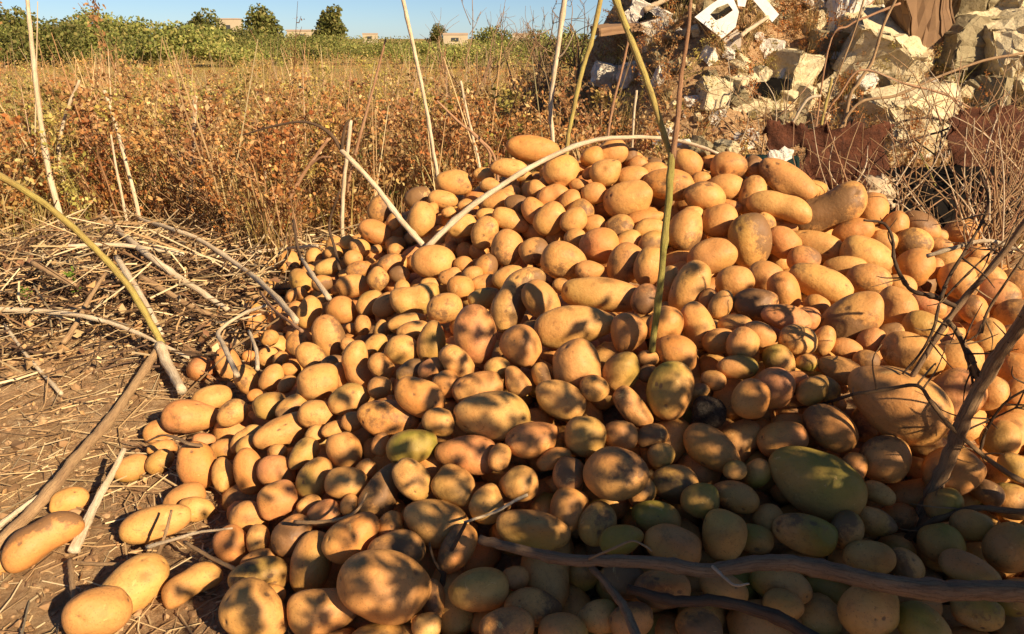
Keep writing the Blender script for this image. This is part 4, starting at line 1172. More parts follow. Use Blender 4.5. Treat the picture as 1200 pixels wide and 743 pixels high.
for lab, px, py, w, h, mat, rot, seed, cat in (
    ('large flat pale limestone slab above the black hollow', 1072, 150, 92, 62, 'limestone', (12, -8, 12), 2, 'rock'),
    ('smooth pale boulder slab with a dark lump hanging over it', 1040, 68, 84, 60, 'limestone', (25, 18, -12), 3, 'rock'),
    ('upright narrow pale slab beside the dark lump', 1090, 26, 30, 70, 'limestone', (5, 8, 20), 4, 'rock'),
    ('big squared dark-faced block on top of the rubble', 1136, 12, 78, 52, 'limestone_dark', (10, 3, 25), 5, 'block'),
    ('hollow-faced block with a bright lit edge', 1128, 54, 62, 46, 'limestone_dark', (-8, 6, 18), 6, 'block'),
    ('big pale rounded rock leaning at the end of the rubble', 1192, 58, 74, 66, 'limestone', (20, -18, 10), 7, 'rock'),
    ('pale rough stone above the hollow-faced block', 1180, 12, 50, 44, 'limestone', (0, 20, 30), 8, 'rock'),
    ('small bright chip of stone beside the upright slab', 1103, 36, 14, 16, 'limestone', (10, 30, 5), 9, 'stone'),
    ('pale craggy stone standing among the weeds of the bank', 925, 94, 42, 54, 'limestone', (8, 14, 30), 10, 'rock'),
    ('cream cracked block half sunk in the bank', 838, 110, 34, 32, 'limestone', (0, 6, 15), 11, 'block'),
    ('cream block leaning beside the cracked one', 864, 106, 26, 28, 'limestone', (5, -10, 40), 12, 'block'),
    ('pale long stone under the dark gap of the bank', 890, 126, 66, 16, 'limestone', (4, 2, 8), 13, 'stone'),
    ('small white stone under the broken white frame', 833, 67, 15, 18, 'whitestone', (10, 20, 30), 14, 'stone'),
    ('white chip lying in brown weeds above the craggy stone', 906, 66, 22, 15, 'whitestone', (0, 25, 20), 15, 'stone'),
    ('pale upright stone with a rough face near the top', 993, 14, 34, 46, 'whitestone', (5, 10, 25), 16, 'stone'),
    ('grey-brown block under the pale upright stone', 975, 56, 48, 28, 'limestone_dark', (3, 4, 10), 17, 'block'),
    ('narrow pale stone left of the dark gap', 962, 32, 10, 30, 'limestone', (0, 6, 10), 18, 'stone'),
    ('leaning narrow stone between two blocks', 1008, 42, 16, 30, 'limestone', (0, -22, 10), 19, 'stone'),
    ('white broken plaster lump low on the left of the bank', 716, 90, 44, 24, 'whitestone', (10, 12, 20), 20, 'plaster'),
    ('white plaster piece next to the larger lump', 740, 88, 24, 22, 'whitestone', (0, -12, 40), 21, 'plaster'),
    ('small pale stone hidden in weeds below the white plaster', 775, 92, 14, 22, 'whitestone', (0, 20, 10), 22, 'stone'),
    ('small cream stone above the rusty iron', 968, 148, 26, 24, 'limestone', (0, 10, 20), 23, 'stone'),
    ('pale stone beside the small cream one', 940, 122, 26, 40, 'limestone', (4, 8, 50), 24, 'stone'),
    ('rounded stone on the bank below the hollow-faced block', 1168, 112, 46, 30, 'limestone_dark', (0, 8, 35), 25, 'stone')):
    p = hit(px, py, 0.02)
    dep = np.linalg.norm(p - ORG); s = dep / F_PX
    o = hull_block('stone', (w * s, min(w, h) * s * 1.1, h * s * 1.05), mat, seed)
    o.location = p + np.array([0, .02, 0])
    o.rotation_euler = [math.radians(a) for a in rot]
    tag(o, lab, cat, 'stones of the rubble bank')

# smaller broken pieces all over the bank
rq = np.random.default_rng(88)
for k in range(170):
    px, py = rq.uniform(690, 1215), rq.uniform(2, 195)
    if py < 60 - (px - 690) * .6 or (px < 760 and py > 130): continue
    p = hit(px, py, .015); sc_ = np.linalg.norm(p - ORG) / F_PX
    wpx = np.clip(rq.lognormal(math.log(15), .45), 8, 40)
    mt = rq.choice(['limestone', 'limestone', 'whitestone', 'limestone_dark', 'whitestone'])
    o = hull_block('stone', (wpx * sc_, wpx * sc_ * rq.uniform(.6, 1), wpx * sc_ * rq.uniform(.45, .9)), mt, 1000 + k, .16, 5)
    o.location = p; o.rotation_euler = rq.uniform(-.6, .6, 3) + [0, 0, rq.uniform(0, 3)]
    cn = {'limestone': 'cream', 'whitestone': 'white', 'limestone_dark': 'brown'}[mt]
    tag(o, f'small broken {cn} stone among the jumbled rubble of the bank', 'stone', f'small {cn} stones of the rubble bank')

def slab(name, outline, depth, thick, mat, hole=None, parent=None, org=None, bend=0.0):
    """flat broken sheet: an outline in photo pixels on a plane at one distance, with real thickness"""
    bm = bmesh.new()
    def ring(pts, dy):
        return [bm.verts.new(P(a, b, depth + dy + bend * ((a - outline[0][0]) / 60.0) ** 2) - (org if org is not None else 0)) for a, b in pts]
    f1, f2 = ring(outline, 0), ring(outline, thick)
    n = len(outline)
    if hole is None:
        bm.faces.new(f1); bm.faces.new(f2[::-1])
    else:
        h1, h2 = ring(hole, 0), ring(hole, thick)
        for k in range(n):
            j = (k + 1) % n
            bm.faces.new((f1[k], f1[j], h1[j], h1[k])); bm.faces.new((f2[j], f2[k], h2[k], h2[j])); bm.faces.new((h1[k], h1[j], h2[j], h2[k]))
    for k in range(n):
        j = (k + 1) % n
        bm.faces.new((f1[j], f1[k], f2[k], f2[j]))
    bmesh.ops.recalc_face_normals(bm, faces=bm.faces[:])
    me = bpy.data.meshes.new(name); bm.to_mesh(me); bm.free()
    me.materials.append(M[mat])
    o = bpy.data.objects.new(name, me); COL.objects.link(o)
    if parent: o.parent = parent
    return o

Df = float(hit(845, 44, 0)[1]) - .12
fr = empty('plastic_scrap', P(848, 44, Df))
tag(fr, 'broken white plastic frame lying on top of the rubble bank', 'frame')
fo = np.array(fr.location)
slab('panel', [(814, 20), (832, 6), (856, -10), (866, 14), (862, 32), (846, 45)], Df, .05, 'white', [(832, 17), (840, 9), (853, 4), (859, 12), (848, 20), (839, 24)], fr, fo)
slab('arm', [(876, -8), (892, -8), (913, 17), (905, 26)], Df + .06, .05, 'white', None, fr, fo)
slab('tab', [(863, -8), (877, -8), (873, 8), (865, 7)], Df + .03, .04, 'white', None, fr, fo)
slab('side', [(848, 46), (864, 34), (869, 42), (868, 60), (849, 58)], Df + .05, .05, 'sheet', None, fr, fo)  # grey colour paints the shade on this face of the white frame
Dw = float(hit(770, 42, 0)[1]) - .1
o = hull_block('plaster_sheet', (.30, .07, .15), 'whitestone', 41, .16, 4); o.location = P(765, 24, Dw) + [0, .05, 0]; o.rotation_euler = (.2, .42, .1)
tag(o, 'crumpled white plaster sheet on the left shoulder of the bank', 'plaster')
o = slab('curved_sheet', [(774, 40), (790, 44), (815, 47), (838, 40), (852, 38), (846, 32), (820, 24), (800, 30), (788, 38)], Dw + .03, .02, 'sheet', bend=.05)
tag(o, 'curved grey-tan sheet lying under the white frame', 'sheet')
o = hull_block('board_box', (.14, .12, .17), 'card', 43, .05, 2); o.location = P(801, 24, Dw + .12); o.rotation_euler = (.1, .1, .3)
tag(o, 'tan board box between the plaster sheet and the white frame', 'box')
o = hull_block('old_board', (.26, .18, .045), 'wood', 44, .05, 1); o.location = P(722, 33, Dw + .05); o.rotation_euler = (.1, -.12, .2)
tag(o, 'brown wooden board sticking out of the left side of the bank', 'board')
o = hull_block('black_bag', (.34, .25, .12), 'black', 45, .2, 3); o.location = P(775, 4, Dw + .15); o.rotation_euler = (0, -.2, .1)
tag(o, 'black plastic rubbish on the very top of the bank', 'rubbish')
stalk('batten', 'pale wooden batten lying on the black rubbish', 'batten', [(755, 12, Dw), (770, 4, Dw + .02), (784, -2, Dw + .04)], 7, 6, 'card', 'at', nodes=0)
stalk('batten', 'pale batten slanting down from the white frame', 'batten', [(900, 20, Df + .02), (880, 33, Df + .01), (868, 42, Df)], 5, 6, 'pale', 'at', nodes=0)
o = hull_block('gap_shade', (.28, .2, .12), 'black', 46, .05, 1); o.location = hit(892, 108, 0) + [0, .06, 0]; o.rotation_euler = (.05, -.08, .1)  # added block; its black colour stands for the shaded gap
tag(o, 'added black crate wedged under pale stones', 'infill')
# dark brown lump hanging over the pale boulder
pl = hit(1066, 40, .0); s = np.linalg.norm(pl - ORG) / F_PX
o = hull_block('burlap_lump', (46 * s, 34 * s, 84 * s), 'wood', 47, .22, 4); o.location = pl + [0, -.12, 0]; o.rotation_euler = (.1, -.42, .3)
tag(o, 'dark brown lump of sacking hanging over the pale boulder', 'sacking')

# rusty iron, added black drum for the hollow's shade and other scrap right behind the crest
def crumpled(name, px, py, D, w, h, mat, seed, hole=False, amp=.05, ribs=0):
    """crumpled sheet of iron: a dented, curled grid with thickness"""
    r = np.random.default_rng(seed)
    c = P(px, py, D); s = D / cP / F_PX * 1.0
    n = 22
    u = np.linspace(-1, 1, n); U, V = np.meshgrid(u, u)
    edge = 1 + .10 * np.sin(3 * np.arctan2(V, U) + seed) + .06 * np.sin(7 * np.arctan2(V, U) + seed * 2)
    X = U * w * s / 2 * edge; Z = V * h * s / 2 * edge
    Y = np.zeros_like(U)
    for _ in range(9):
        k = r.normal(size=2) * 2.6
        Y += amp * .3 * np.sin(k[0] * U + k[1] * V + r.uniform(0, 6))
    Y += amp * .1 * U ** 2 + r.normal(size=U.shape) * amp * .07
    rim = np.maximum(abs(U), abs(V)) > .93
    X += rim * r.normal(size=U.shape) * w * s * .03; Z += rim * r.normal(size=U.shape) * h * s * .035
    if ribs: Y += .009 * np.sin(V * ribs)
    v = np.stack([X, Y, Z], -1).reshape(-1, 3)
    ii = np.arange(n * n).reshape(n, n)
    q = np.stack([ii[:-1, :-1], ii[:-1, 1:], ii[1:, 1:], ii[1:, :-1]], -1).reshape(-1, 4)
    if hole:
        m = v[q].mean(1)
        keep = np.hypot((m[:, 0] - .02 * w * s) / (w * s * .16), (m[:, 2]) / (h * s * .15)) > 1 + .2 * np.sin(m[:, 0] * 300)
        q = q[keep]
    o = mesh_np(name, v, None, M[mat], quads=q, smooth=True)
    o.location = c
    md = o.modifiers.new('thick', 'SOLIDIFY'); md.thickness = .003
    return o
tag(crumpled('rusty_plate', 933, 182, 2.50, 62, 66, 'rust', 1, True, .014), 'rusted iron plate with a hole standing behind the crest', 'iron')
tag(crumpled('rusty_sheet', 994, 188, 2.58, 84, 72, 'rust', 4, False, .018), 'crumpled rusty iron sheet beside the plate with a hole', 'iron')
tag(crumpled('rusty_ribbed_sheet', 1182, 196, 2.75, 130, 120, 'rust', 7, False, .02, 16), 'large ribbed rust-brown sheet behind the dry shrub', 'iron')
tag(crumpled('brown_leaf', 1030, 224, 2.36, 36, 30, 'card', 9, False, .03), 'curled brown dead leaf between the iron and the black hollow', 'leaf')
def cylinder(name, px, py, D, rad, length, mat, label, cat, rz):
    o = empty(name, P(px, py, D)); tag(o, label, cat)
    th = np.linspace(0, 2 * math.pi, 33)[:-1]
    prof = [(0, .98), (.02, 1.0), (.3, 1.0), (.32, 1.04), (.34, 1.0), (.66, 1.0), (.68, 1.04), (.70, 1.0), (.98, 1.0), (1.0, .98), (1.0, .90), (.06, .88)]
    v = np.array([[(a - .5) * length, math.cos(t) * rad * b, math.sin(t) * rad * b] for a, b in prof for t in th])
    k = np.arange(32); q = []
    for i in range(len(prof) - 1):
        q.append(np.stack([i * 32 + k, i * 32 + (k + 1) % 32, (i + 1) * 32 + (k + 1) % 32, (i + 1) * 32 + k], -1))
    b = mesh_np('shell', v, None, M[mat], o, quads=np.concatenate(q), smooth=True)
    v2 = np.concatenate([v[:32], [[-length / 2, 0, 0]]]); 
    mesh_np('base', v2, np.stack([np.full(32, 32), k, (k + 1) % 32], -1), M[mat], o)
    o.rotation_euler = (0, 0, rz)
    return o
cylinder('hollow_shade', 1085, 250, 2.72, .17, .55, 'black', 'added black drum lying in the hollow behind the crest', 'cylinder', .15)  # added shape whose black colour paints the darkness of the hollow
cylinder('teal_bucket', 903, 200, 2.42, .05, .16, 'teal', 'dark teal bucket lying behind the crest beside the rusty plate', 'bucket', -.2)

# ------------------------------------------------------------------ weeds: templates replicated over field and bank
def prism(a, b, r0, r1, col, sides=3):
    a, b = np.asarray(a, float), np.asarray(b, float)
    t = unit(b - a + 1e-9); u = unit(np.cross(t, [.31, .9, .2])); w = np.cross(t, u)
    th = np.arange(sides) * 2 * math.pi / sides
    ring = np.cos(th)[:, None] * u + np.sin(th)[:, None] * w
    v = np.concatenate([a + ring * r0, b + ring * r1])
    k = np.arange(sides); j = (k + 1) % sides
    f = np.concatenate([np.stack([k, j, sides + j], -1), np.stack([k, sides + j, sides + k], -1)])
    return v, f, np.tile(col, (len(v), 1))

class Plant:
    def __init__(self): self.v, self.f, self.c, self.n = [], [], [], 0
    def add(self, v, f, c):
        self.v.append(v); self.f.append(np.asarray(f) + self.n); self.c.append(np.asarray(c)); self.n += len(v)
    def done(self): return np.concatenate(self.v), np.concatenate(self.f), np.concatenate(self.c)

def weed(seed, h=1.0, nb=14, nl=9, ls=.035, stem=(.30, .16, .07), cols=((.44, .23, .08), (.50, .28, .11), (.34, .16, .06)), spread=.30, split=False):
    """branching dry weed: main stem, side shoots, small curled leaves and seed heads"""
    r = np.random.default_rng(seed); p = Plant(); fo = Plant() if split else None
    q = np.array([0, 0, -.03]); d = unit(np.array([r.normal() * .12, r.normal() * .12, 1]))
    pts = [q]
    for k in range(5):
        d = unit(d + r.normal(size=3) * .10); q = q + d * h / 5; pts.append(q)
    for k in range(5): p.add(*prism(pts[k], pts[k + 1], .007 * (1 - k / 6) * h, .007 * (1 - (k + 1) / 6) * h, np.array(stem)))
    pts = np.array(pts)
    for b in range(nb):
        t = r.uniform(.12, .98) * 5; i = min(int(t), 4); a = pts[i] + (pts[i + 1] - pts[i]) * (t - i)
        ang = r.uniform(0, 2 * math.pi); ln = h * spread * r.uniform(.4, 1.1) * (1.15 - t / 8)
        e = a + np.array([math.cos(ang) * ln * .75, math.sin(ang) * ln * .75, ln * r.uniform(.3, .95)])
        m = (a + e) / 2 + [0, 0, -.02 * h]
        p.add(*prism(a, m, .0035 * h, .0027 * h, np.array(stem))); p.add(*prism(m, e, .0027 * h, .0012 * h, np.array(stem)))
        tt = r.uniform(.25, 1.05, nl)[:, None]
        c = a + (e - a) * tt + r.normal(size=(nl, 3)) * .022 * h
        v, f, cc = leaves(c, ls * h, r, cols, .1, .6, True)
        (fo or p).add(v, f, cc)
    return p.done() if fo is None else (p.done(), fo.done())

def tuft(seed, n=24, h=.4, cols=((.54, .38, .17), (.46, .30, .12), (.40, .31, .10)), w=.0028, lean=.8):
    """tuft of dry grass blades, each bending over"""
    r = np.random.default_rng(seed); p = Plant()
    for k in range(n):
        a = r.uniform(0, 2 * math.pi); hh = h * r.uniform(.5, 1.15); ln = lean * hh * r.uniform(.1, 1)
        b = np.array([r.normal() * .035, r.normal() * .035, -.02])
        dirv = np.array([math.cos(a), math.sin(a), 0]); s = np.array([-math.sin(a), math.cos(a), 0])
        pts = [b, b + dirv * ln * .15 + [0, 0, hh * .45], b + dirv * ln * .5 + [0, 0, hh * .8], b + dirv * ln + [0, 0, hh * .97]]
        ww = [w, w * .9, w * .6]
        v = []
        for q, x in zip(pts[:3], ww): v += [q - s * x, q + s * x]
        v.append(pts[3])
        col = np.array(cols[r.integers(len(cols))]) * r.uniform(.75, 1.2)
        p.add(np.array(v), [[0, 1, 3], [0, 3, 2], [2, 3, 5], [2, 5, 4], [4, 5, 6]], np.tile(col, (7, 1)))
    return p.done()

def replicate(name, label, temps, pos, scale, tints, seed, mat='leaf', lean=.12):
    r = np.random.default_rng(seed)
    V, Fc, C, nn = [], [], [], 0
    which = r.integers(0, len(temps), len(pos))
    for k, (v, f, c) in enumerate(temps):
        ids = np.where(which == k)[0]
        if not len(ids): continue
        a = r.uniform(0, 2 * math.pi, len(ids)); s = scale[ids]
        ca, sa = np.cos(a) * s, np.sin(a) * s
        X = v[None, :, 0] * ca[:, None] - v[None, :, 1] * sa[:, None]
        Y = v[None, :, 0] * sa[:, None] + v[None, :, 1] * ca[:, None]
        Z = v[None, :, 2] * s[:, None]
        lx, ly = r.normal(size=(2, len(ids))) * lean
        W = np.stack([X + Z * lx[:, None], Y + Z * ly[:, None], Z], -1) + pos[ids][:, None]
        V.append(W.reshape(-1, 3))
        Fc.append((f[None] + (np.arange(len(ids)) * len(v))[:, None, None]).reshape(-1, 3) + nn)
        C.append((c[None] * tints[ids][:, None]).reshape(-1, 3))
        nn += len(ids) * len(v)
    o = mesh_np(name, np.concatenate(V), np.concatenate(Fc), M[mat], color=np.clip(np.concatenate(C), 0, 1))
    tag(o, label, None, None, 'stuff')
    return o

def lowfreq(x, y, a, b, c):
    return .5 + .25 * np.sin(x * a + 1.3 * b) + .25 * np.sin(y * b + c + .7 * np.sin(x * a * 1.7))

rw = np.random.default_rng(77)
BR = [weed(100 + k, nb=20, nl=11, ls=.040, spread=.36, stem=(.42, .25, .12), cols=((.48, .25, .085), (.54, .32, .12), (.38, .17, .06), (.60, .42, .19))) for k in range(5)]
OR = [weed(120 + k, nb=18, nl=11, ls=.040, spread=.36, stem=(.50, .26, .11), cols=((.54, .24, .07), (.48, .19, .055), (.58, .31, .11), (.42, .15, .045))) for k in range(4)]
OL = [weed(140 + k, nb=18, nl=11, ls=.044, spread=.36, stem=(.42, .34, .12), cols=((.46, .36, .09), (.56, .43, .13), (.36, .30, .07), (.62, .47, .17))) for k in range(4)]
GRW = [weed(160 + k, nb=12, nl=9, ls=.055, stem=(.14, .15, .04), cols=((.07, .12, .025), (.10, .15, .03), (.06, .09, .02)), spread=.4) for k in range(3)]
TF = [tuft(180 + k) for k in range(4)]
TFS = [weed(200 + k, nb=6, nl=6, ls=.09, cols=((.64, .42, .15), (.60, .36, .12), (.54, .43, .13), (.46, .40, .11)), spread=.5) for k in range(4)]

def field_points(n, y0, y1, pw, seed):
    r = np.random.default_rng(seed)
    out = []
    while sum(len(o) for o in out) < n:
        y = y0 + (y1 - y0) * r.random(n) ** pw
        x = (r.random(n) * 2 - 1) * (.95 * y + .6)
        ok = (bank(x, y) < .05) & ~((heap(x, y) > -.02) & (y < 3.3)) & ~((x > 1.0) & (y < 9)) & (y > 2.95 + .22 * np.sin(x * 3.1 + .5) + .12 * np.sin(x * 7.3) - .35 * sstep(-1.2, -2.2, x))
        out.append(np.stack([x, y], 1)[ok])
    xy = np.concatenate(out)[:n]
    return np.column_stack([xy, ground_z(xy[:, 0], xy[:, 1])])

def scatter(name, label, temps, n, y0, y1, pw, h0, h1, seed, mask=None, mat='leaf', dist_tint=None):
    p = field_points(n, y0, y1, pw, seed)
    if mask is not None:
        m = mask(p[:, 0], p[:, 1]) > np.random.default_rng(seed + 1).random(len(p))
        p = p[m]
    r = np.random.default_rng(seed + 2)
    sc = r.uniform(h0, h1, len(p))
    t = r.uniform(.7, 1.25, (len(p), 1)) * np.array([[1, 1, 1]]) * (1 + r.normal(size=(len(p), 3)) * .06)
    return replicate(name, label, temps, p, sc, t, seed + 3, mat)

brown_m = lambda x, y: .25 + .75 * (lowfreq(x, y, .9, .7, .4) > .45)
olive_m = lambda x, y: .15 + .85 * (lowfreq(x, y, .9, .7, .4) <= .52)
scatter('dry_weeds', 'dense brown dry weeds at the near edge of the field', BR, 760, 2.6, 8.5, 1.5, .26, .70, 300, brown_m)
scatter('rusty_weeds', 'rust-orange dry weeds between the brown ones', OR, 820, 2.6, 9.0, 1.4, .24, .60, 310, brown_m)
scatter('olive_weeds', 'olive and straw-coloured weeds of the field', OL, 800, 3.0, 10, 1.3, .26, .64, 320, olive_m)
scatter('dry_grass', 'dry yellow grass tufts among the weeds', TF, 850, 2.6, 11, 1.4, .45, 1.2, 330)
gm = lambda x, y: np.exp(-(((x + 1.9) / .5) ** 2 + ((y - 4.6) / .8) ** 2)) * 1.2 + np.exp(-(((x + 2.9) / .5) ** 2 + ((y - 5.6) / .7) ** 2)) + .03
scatter('green_weeds', 'small green weeds in the field', GRW, 1100, 3.2, 9, 1.0, .2, .42, 340, gm)
scatter('field_weeds', 'brown and olive weeds covering the middle of the field', TFS + OL[:1], 3000, 8.5, 26, 1.4, .18, .38, 350)
scatter('field_weeds', 'straw-coloured growth covering the far part of the field', TFS, 3600, 24, 75, 1.2, .22, .5, 360)
scatter('green_strip', 'green strip of growth in front of the far trees', [weed(230, nb=6, nl=6, ls=.12, cols=((.10, .14, .03), (.14, .17, .04)), spread=.5)], 900, 20, 60, 1.0, .3, .6, 370, lambda x, y: .85 * (lowfreq(x, y, .12, .1, 2) > .5))

# thin bare stems standing all over the field
def stems_tmpl(seed):
    r = np.random.default_rng(seed); p = Plant()
    for k in range(3):
        a = np.array([r.normal() * .05, r.normal() * .05, -.03]); d = np.array([r.normal() * .18, r.normal() * .18, 1])
        m = a + d * .5 + r.normal(size=3) * .02; e = a + d + r.normal(size=3) * .05
        c = np.array([(.62, .46, .26), (.52, .32, .16), (.44, .25, .12)][k])
        p.add(*prism(a, m, .0045, .0038, c)); p.add(*prism(m, e, .0038, .002, c))
        if r.random() < .6: p.add(*prism(m, m + np.array([r.normal() * .12, r.normal() * .12, .22]), .003, .0015, c))
    return p.done()
scatter('thin_stems', 'thin dry bare stems standing among the field weeds', [stems_tmpl(k) for k in range(6)], 480, 2.9, 12, 1.3, .35, .85, 380, None, 'straw')

# weeds and litter on the rubble bank
def bank_points(n, seed, x0=.1, x1=4.6):
    r = np.random.default_rng(seed)
    x = r.uniform(x0, x1, n); y = r.uniform(2.75, 6.4, n)
    ok = (bank(x, y) > .03) | ((x > .9) & (y > 2.9))
    x, y = x[ok], y[ok]
    return np.column_stack([x, y, ground_z(x, y)])
def on_bank(name, label, temps, n, h0, h1, seed):
    p = bank_points(n, seed); r = np.random.default_rng(seed)
    t = r.uniform(.7, 1.25, (len(p), 1)) * np.ones((1, 3))
    replicate(name, label, temps, p, r.uniform(h0, h1, len(p)), t, seed, lean=.25)
on_bank('bank_weeds', 'brown and orange dry weeds growing over the rubble bank', BR[:3] + OR, 760, .14, .36, 400)
on_bank('bank_grass', 'straw-coloured grass over the rubble bank', TF + [tuft(250, 22, .3, ((.34, .28, .08), (.42, .30, .12), (.28, .25, .07)))], 700, .30, .6, 410)
on_bank('bank_olive_weeds', 'olive weeds growing over the rubble bank', OL, 340, .14, .32, 420)

# ------------------------------------------------------------------ single tall weeds that stand out
def plant_thing(name, label, px, py_base, D, tmpl, h, group='tall brown weeds at the field edge'):
    p = P(px, py_base, D); z = float(np.atleast_1d(ground_z(p[0], D))[0])
    o = empty(name, (p[0], D, z))
    for nm, (v, f, c) in zip(('stem', 'foliage'), tmpl):
        q = mesh_np(nm, v * h, f, M['leaf'], o, color=c)
        if nm == 'foliage': q['kind'] = 'stuff'
    tag(o, label, 'weed', group)
for lab, px, D, h, seed, kw in (
    ('tall brown seeding weed rising against the sky left of the stalks', 170, 4.2, 1.12, 501, dict(nb=26, nl=8, ls=.022, spread=.16)),
    ('bushy brown weed leaning at the edge of the straw', 22, 3.4, .78, 502, dict(nb=32, nl=16, ls=.05, spread=.42)),
    ('bushy rust-brown weed beside the pale leaning stalk', 118, 3.9, .66, 503, dict(nb=30, nl=16, ls=.05, spread=.42)),
    ('feathery brown weed standing right of the tall seeding one', 330, 4.4, .62, 504, dict(nb=22, nl=12, ls=.03, spread=.3)),
    ('thin brown seeding weed reaching the skyline behind the cut stalk', 345, 6.5, 1.25, 505, dict(nb=16, nl=6, ls=.016, spread=.12)),
    ('reddish bushy weed behind the left edge of the heap', 300, 3.3, .42, 506, dict(nb=22, nl=12, ls=.04, spread=.42, stem=(.36, .16, .06), cols=((.40, .15, .045), (.34, .13, .04)))),
    ('brown bushy weed behind the tall curving stalk', 455, 3.7, .48, 507, dict(nb=22, nl=12, ls=.04, spread=.4)),
    ('tangled brown weed between the two pale stalks at the crest', 585, 3.5, .52, 508, dict(nb=22, nl=12, ls=.035, spread=.38)),
    ('dark seeding weed at the far left skyline', 5, 5.0, 1.15, 509, dict(nb=18, nl=8, ls=.022, spread=.2)),
    ('grey bushy weed at the left foot of the bank', 668, 4.2, .62, 510, dict(nb=22, nl=10, ls=.03, spread=.35, stem=(.2, .15, .09)))):
    plant_thing('tall_weed', lab, px, 200, D, weed(seed, split=True, **kw), h)
# small green sprigs in the litter
for lab, px, py, h in (('bright green sprig growing in the dark litter', 96, 352, .10), ('green sprig below the level pale stalks', 268, 270, .10), ('tiny green sprig at the left of the litter', 35, 358, .07)):
    q = hit(px, py, 0)
    o = empty('green_sprig', q)
    for nm, (v, f, c) in zip(('stem', 'foliage'), weed(600 + px, nb=12, nl=10, ls=.10, stem=(.12, .16, .03), cols=((.16, .26, .03), (.20, .30, .04)), spread=.5, split=True)):
        m = mesh_np(nm, v * h, f, M['leaf'], o, color=c)
        if nm == 'foliage': m['kind'] = 'stuff'
    tag(o, lab, 'weed', 'green sprigs in the litter')

# ------------------------------------------------------------------ litter of straw, twigs and clods on the ground left
def litter(name, label, n, region, lmin, lmax, rad, cols, seed, lift=.004, tilt=.15, lim=None):
    r = np.random.default_rng(seed); V, Fc, C, nn = [], [], [], 0
    xs = r.uniform(region[0], region[1], n); ys = r.uniform(region[2], region[3], n)
    ok = heap(xs, ys) < .06
    if lim is not None: ok &= lim(xs, ys) > r.random(n)
    xs, ys = xs[ok], ys[ok]
    zs = ground_z(xs, ys)
    for x, y, z in zip(xs, ys, zs):
        L = r.uniform(lmin, lmax) * r.uniform(.5, 1); a = r.uniform(0, math.pi * 2); w = rad * r.uniform(.5, 1.5)
        d = np.array([math.cos(a), math.sin(a), r.normal() * tilt])
        side = np.array([-d[1], d[0], 0]) * r.normal() * .15 * L
        c = np.array([x, y, z + lift * r.random() + w])
        p0, p1, p2 = c - d * L / 2, c + side, c + d * L / 2
        col = np.array(cols[r.integers(len(cols))]) * r.uniform(.6, 1.25)
        for a_, b_ in ((p0, p1), (p1, p2)):
            v, f, cc = prism(a_, b_, w, w * .85, col)
            V.append(v); Fc.append(f + nn); C.append(cc); nn += len(v)
    o = mesh_np(name, np.concatenate(V), np.concatenate(Fc), M['straw'], color=np.clip(np.concatenate(C), 0, 1))
    tag(o, label, None, None, 'stuff')
STR = [(.60, .43, .22), (.50, .33, .16), (.68, .53, .31), (.40, .25, .12), (.28, .16, .08)]
litter('straw_litter', 'short straw bits scattered over the bare soil', 5500, (-1.7, .1, .55, 2.4), .015, .07, .0011, STR, 700)
litter('straw_litter', 'longer straw lying over the soil', 1700, (-1.9, -.4, .7, 2.6), .05, .26, .0013, STR, 701, .012)
mid = lambda x, y: np.exp(-(((y - 2.5) / .62) ** 2)) * 1.1
litter('dry_litter', 'tangle of dry stalks and straw left of the heap', 3600, (-3.0, -.55, 1.6, 3.6), .05, .42, .0022, STR + [(.10, .06, .035), (.62, .48, .29)], 702, .11, .42, mid)
litter('dark_litter', 'dark twigs and rotted stalks under the straw', 1800, (-2.6, -.6, 1.75, 2.9), .05, .25, .0028, [(.07, .045, .03), (.11, .065, .04), (.16, .09, .05)], 703, .05, .25, mid)
litter('straw_litter', 'straw at the back edge of the heap', 900, (-1.2, .6, 2.6, 3.8), .05, .25, .0018, STR, 704, .05, .3)
litter('bank_litter', 'dry twigs lying over the rubble', 1100, (.3, 4.4, 2.9, 6.2), .06, .35, .0028, STR + [(.16, .09, .05)], 705, .07, .35)
def dead_leaves(n, region, size, seed, lim, name, label, cols, lift=.05):
    r = np.random.default_rng(seed)
    xs = r.uniform(region[0], region[1], n); ys = r.uniform(region[2], region[3], n)
    ok = (heap(xs, ys) < .06) & (lim(xs, ys) > r.random(n)); xs, ys = xs[ok], ys[ok]
    c = np.column_stack([xs, ys, ground_z(xs, ys) + .006 + r.random(len(xs)) * lift])
    v, f, cc = leaves(c, size, r, cols, 0, .6)
    tag(mesh_np(name, v, f, M['straw'], color=cc), label, None, None, 'stuff')
DL = ((.42, .24, .10), (.50, .32, .15), (.30, .16, .07), (.20, .10, .05), (.56, .40, .2))
dead_leaves(5200, (-3.0, -.5, 1.75, 3.7), .034, 720, mid, 'dead_leaves', 'curled brown dead leaves in the litter left of the heap', DL)
dead_leaves(500, (-1.8, 0, .6, 2.3), .016, 721, lambda x, y: np.ones_like(x), 'leaf_crumbs', 'crumbled dead leaves on the bare soil', DL, .006)
dead_leaves(6000, (.2, 4.6, 2.9, 6.4), .04, 722, lambda x, y: np.ones_like(x), 'bank_dead_leaves', 'brown dead leaves over the rubble bank', DL, .06)
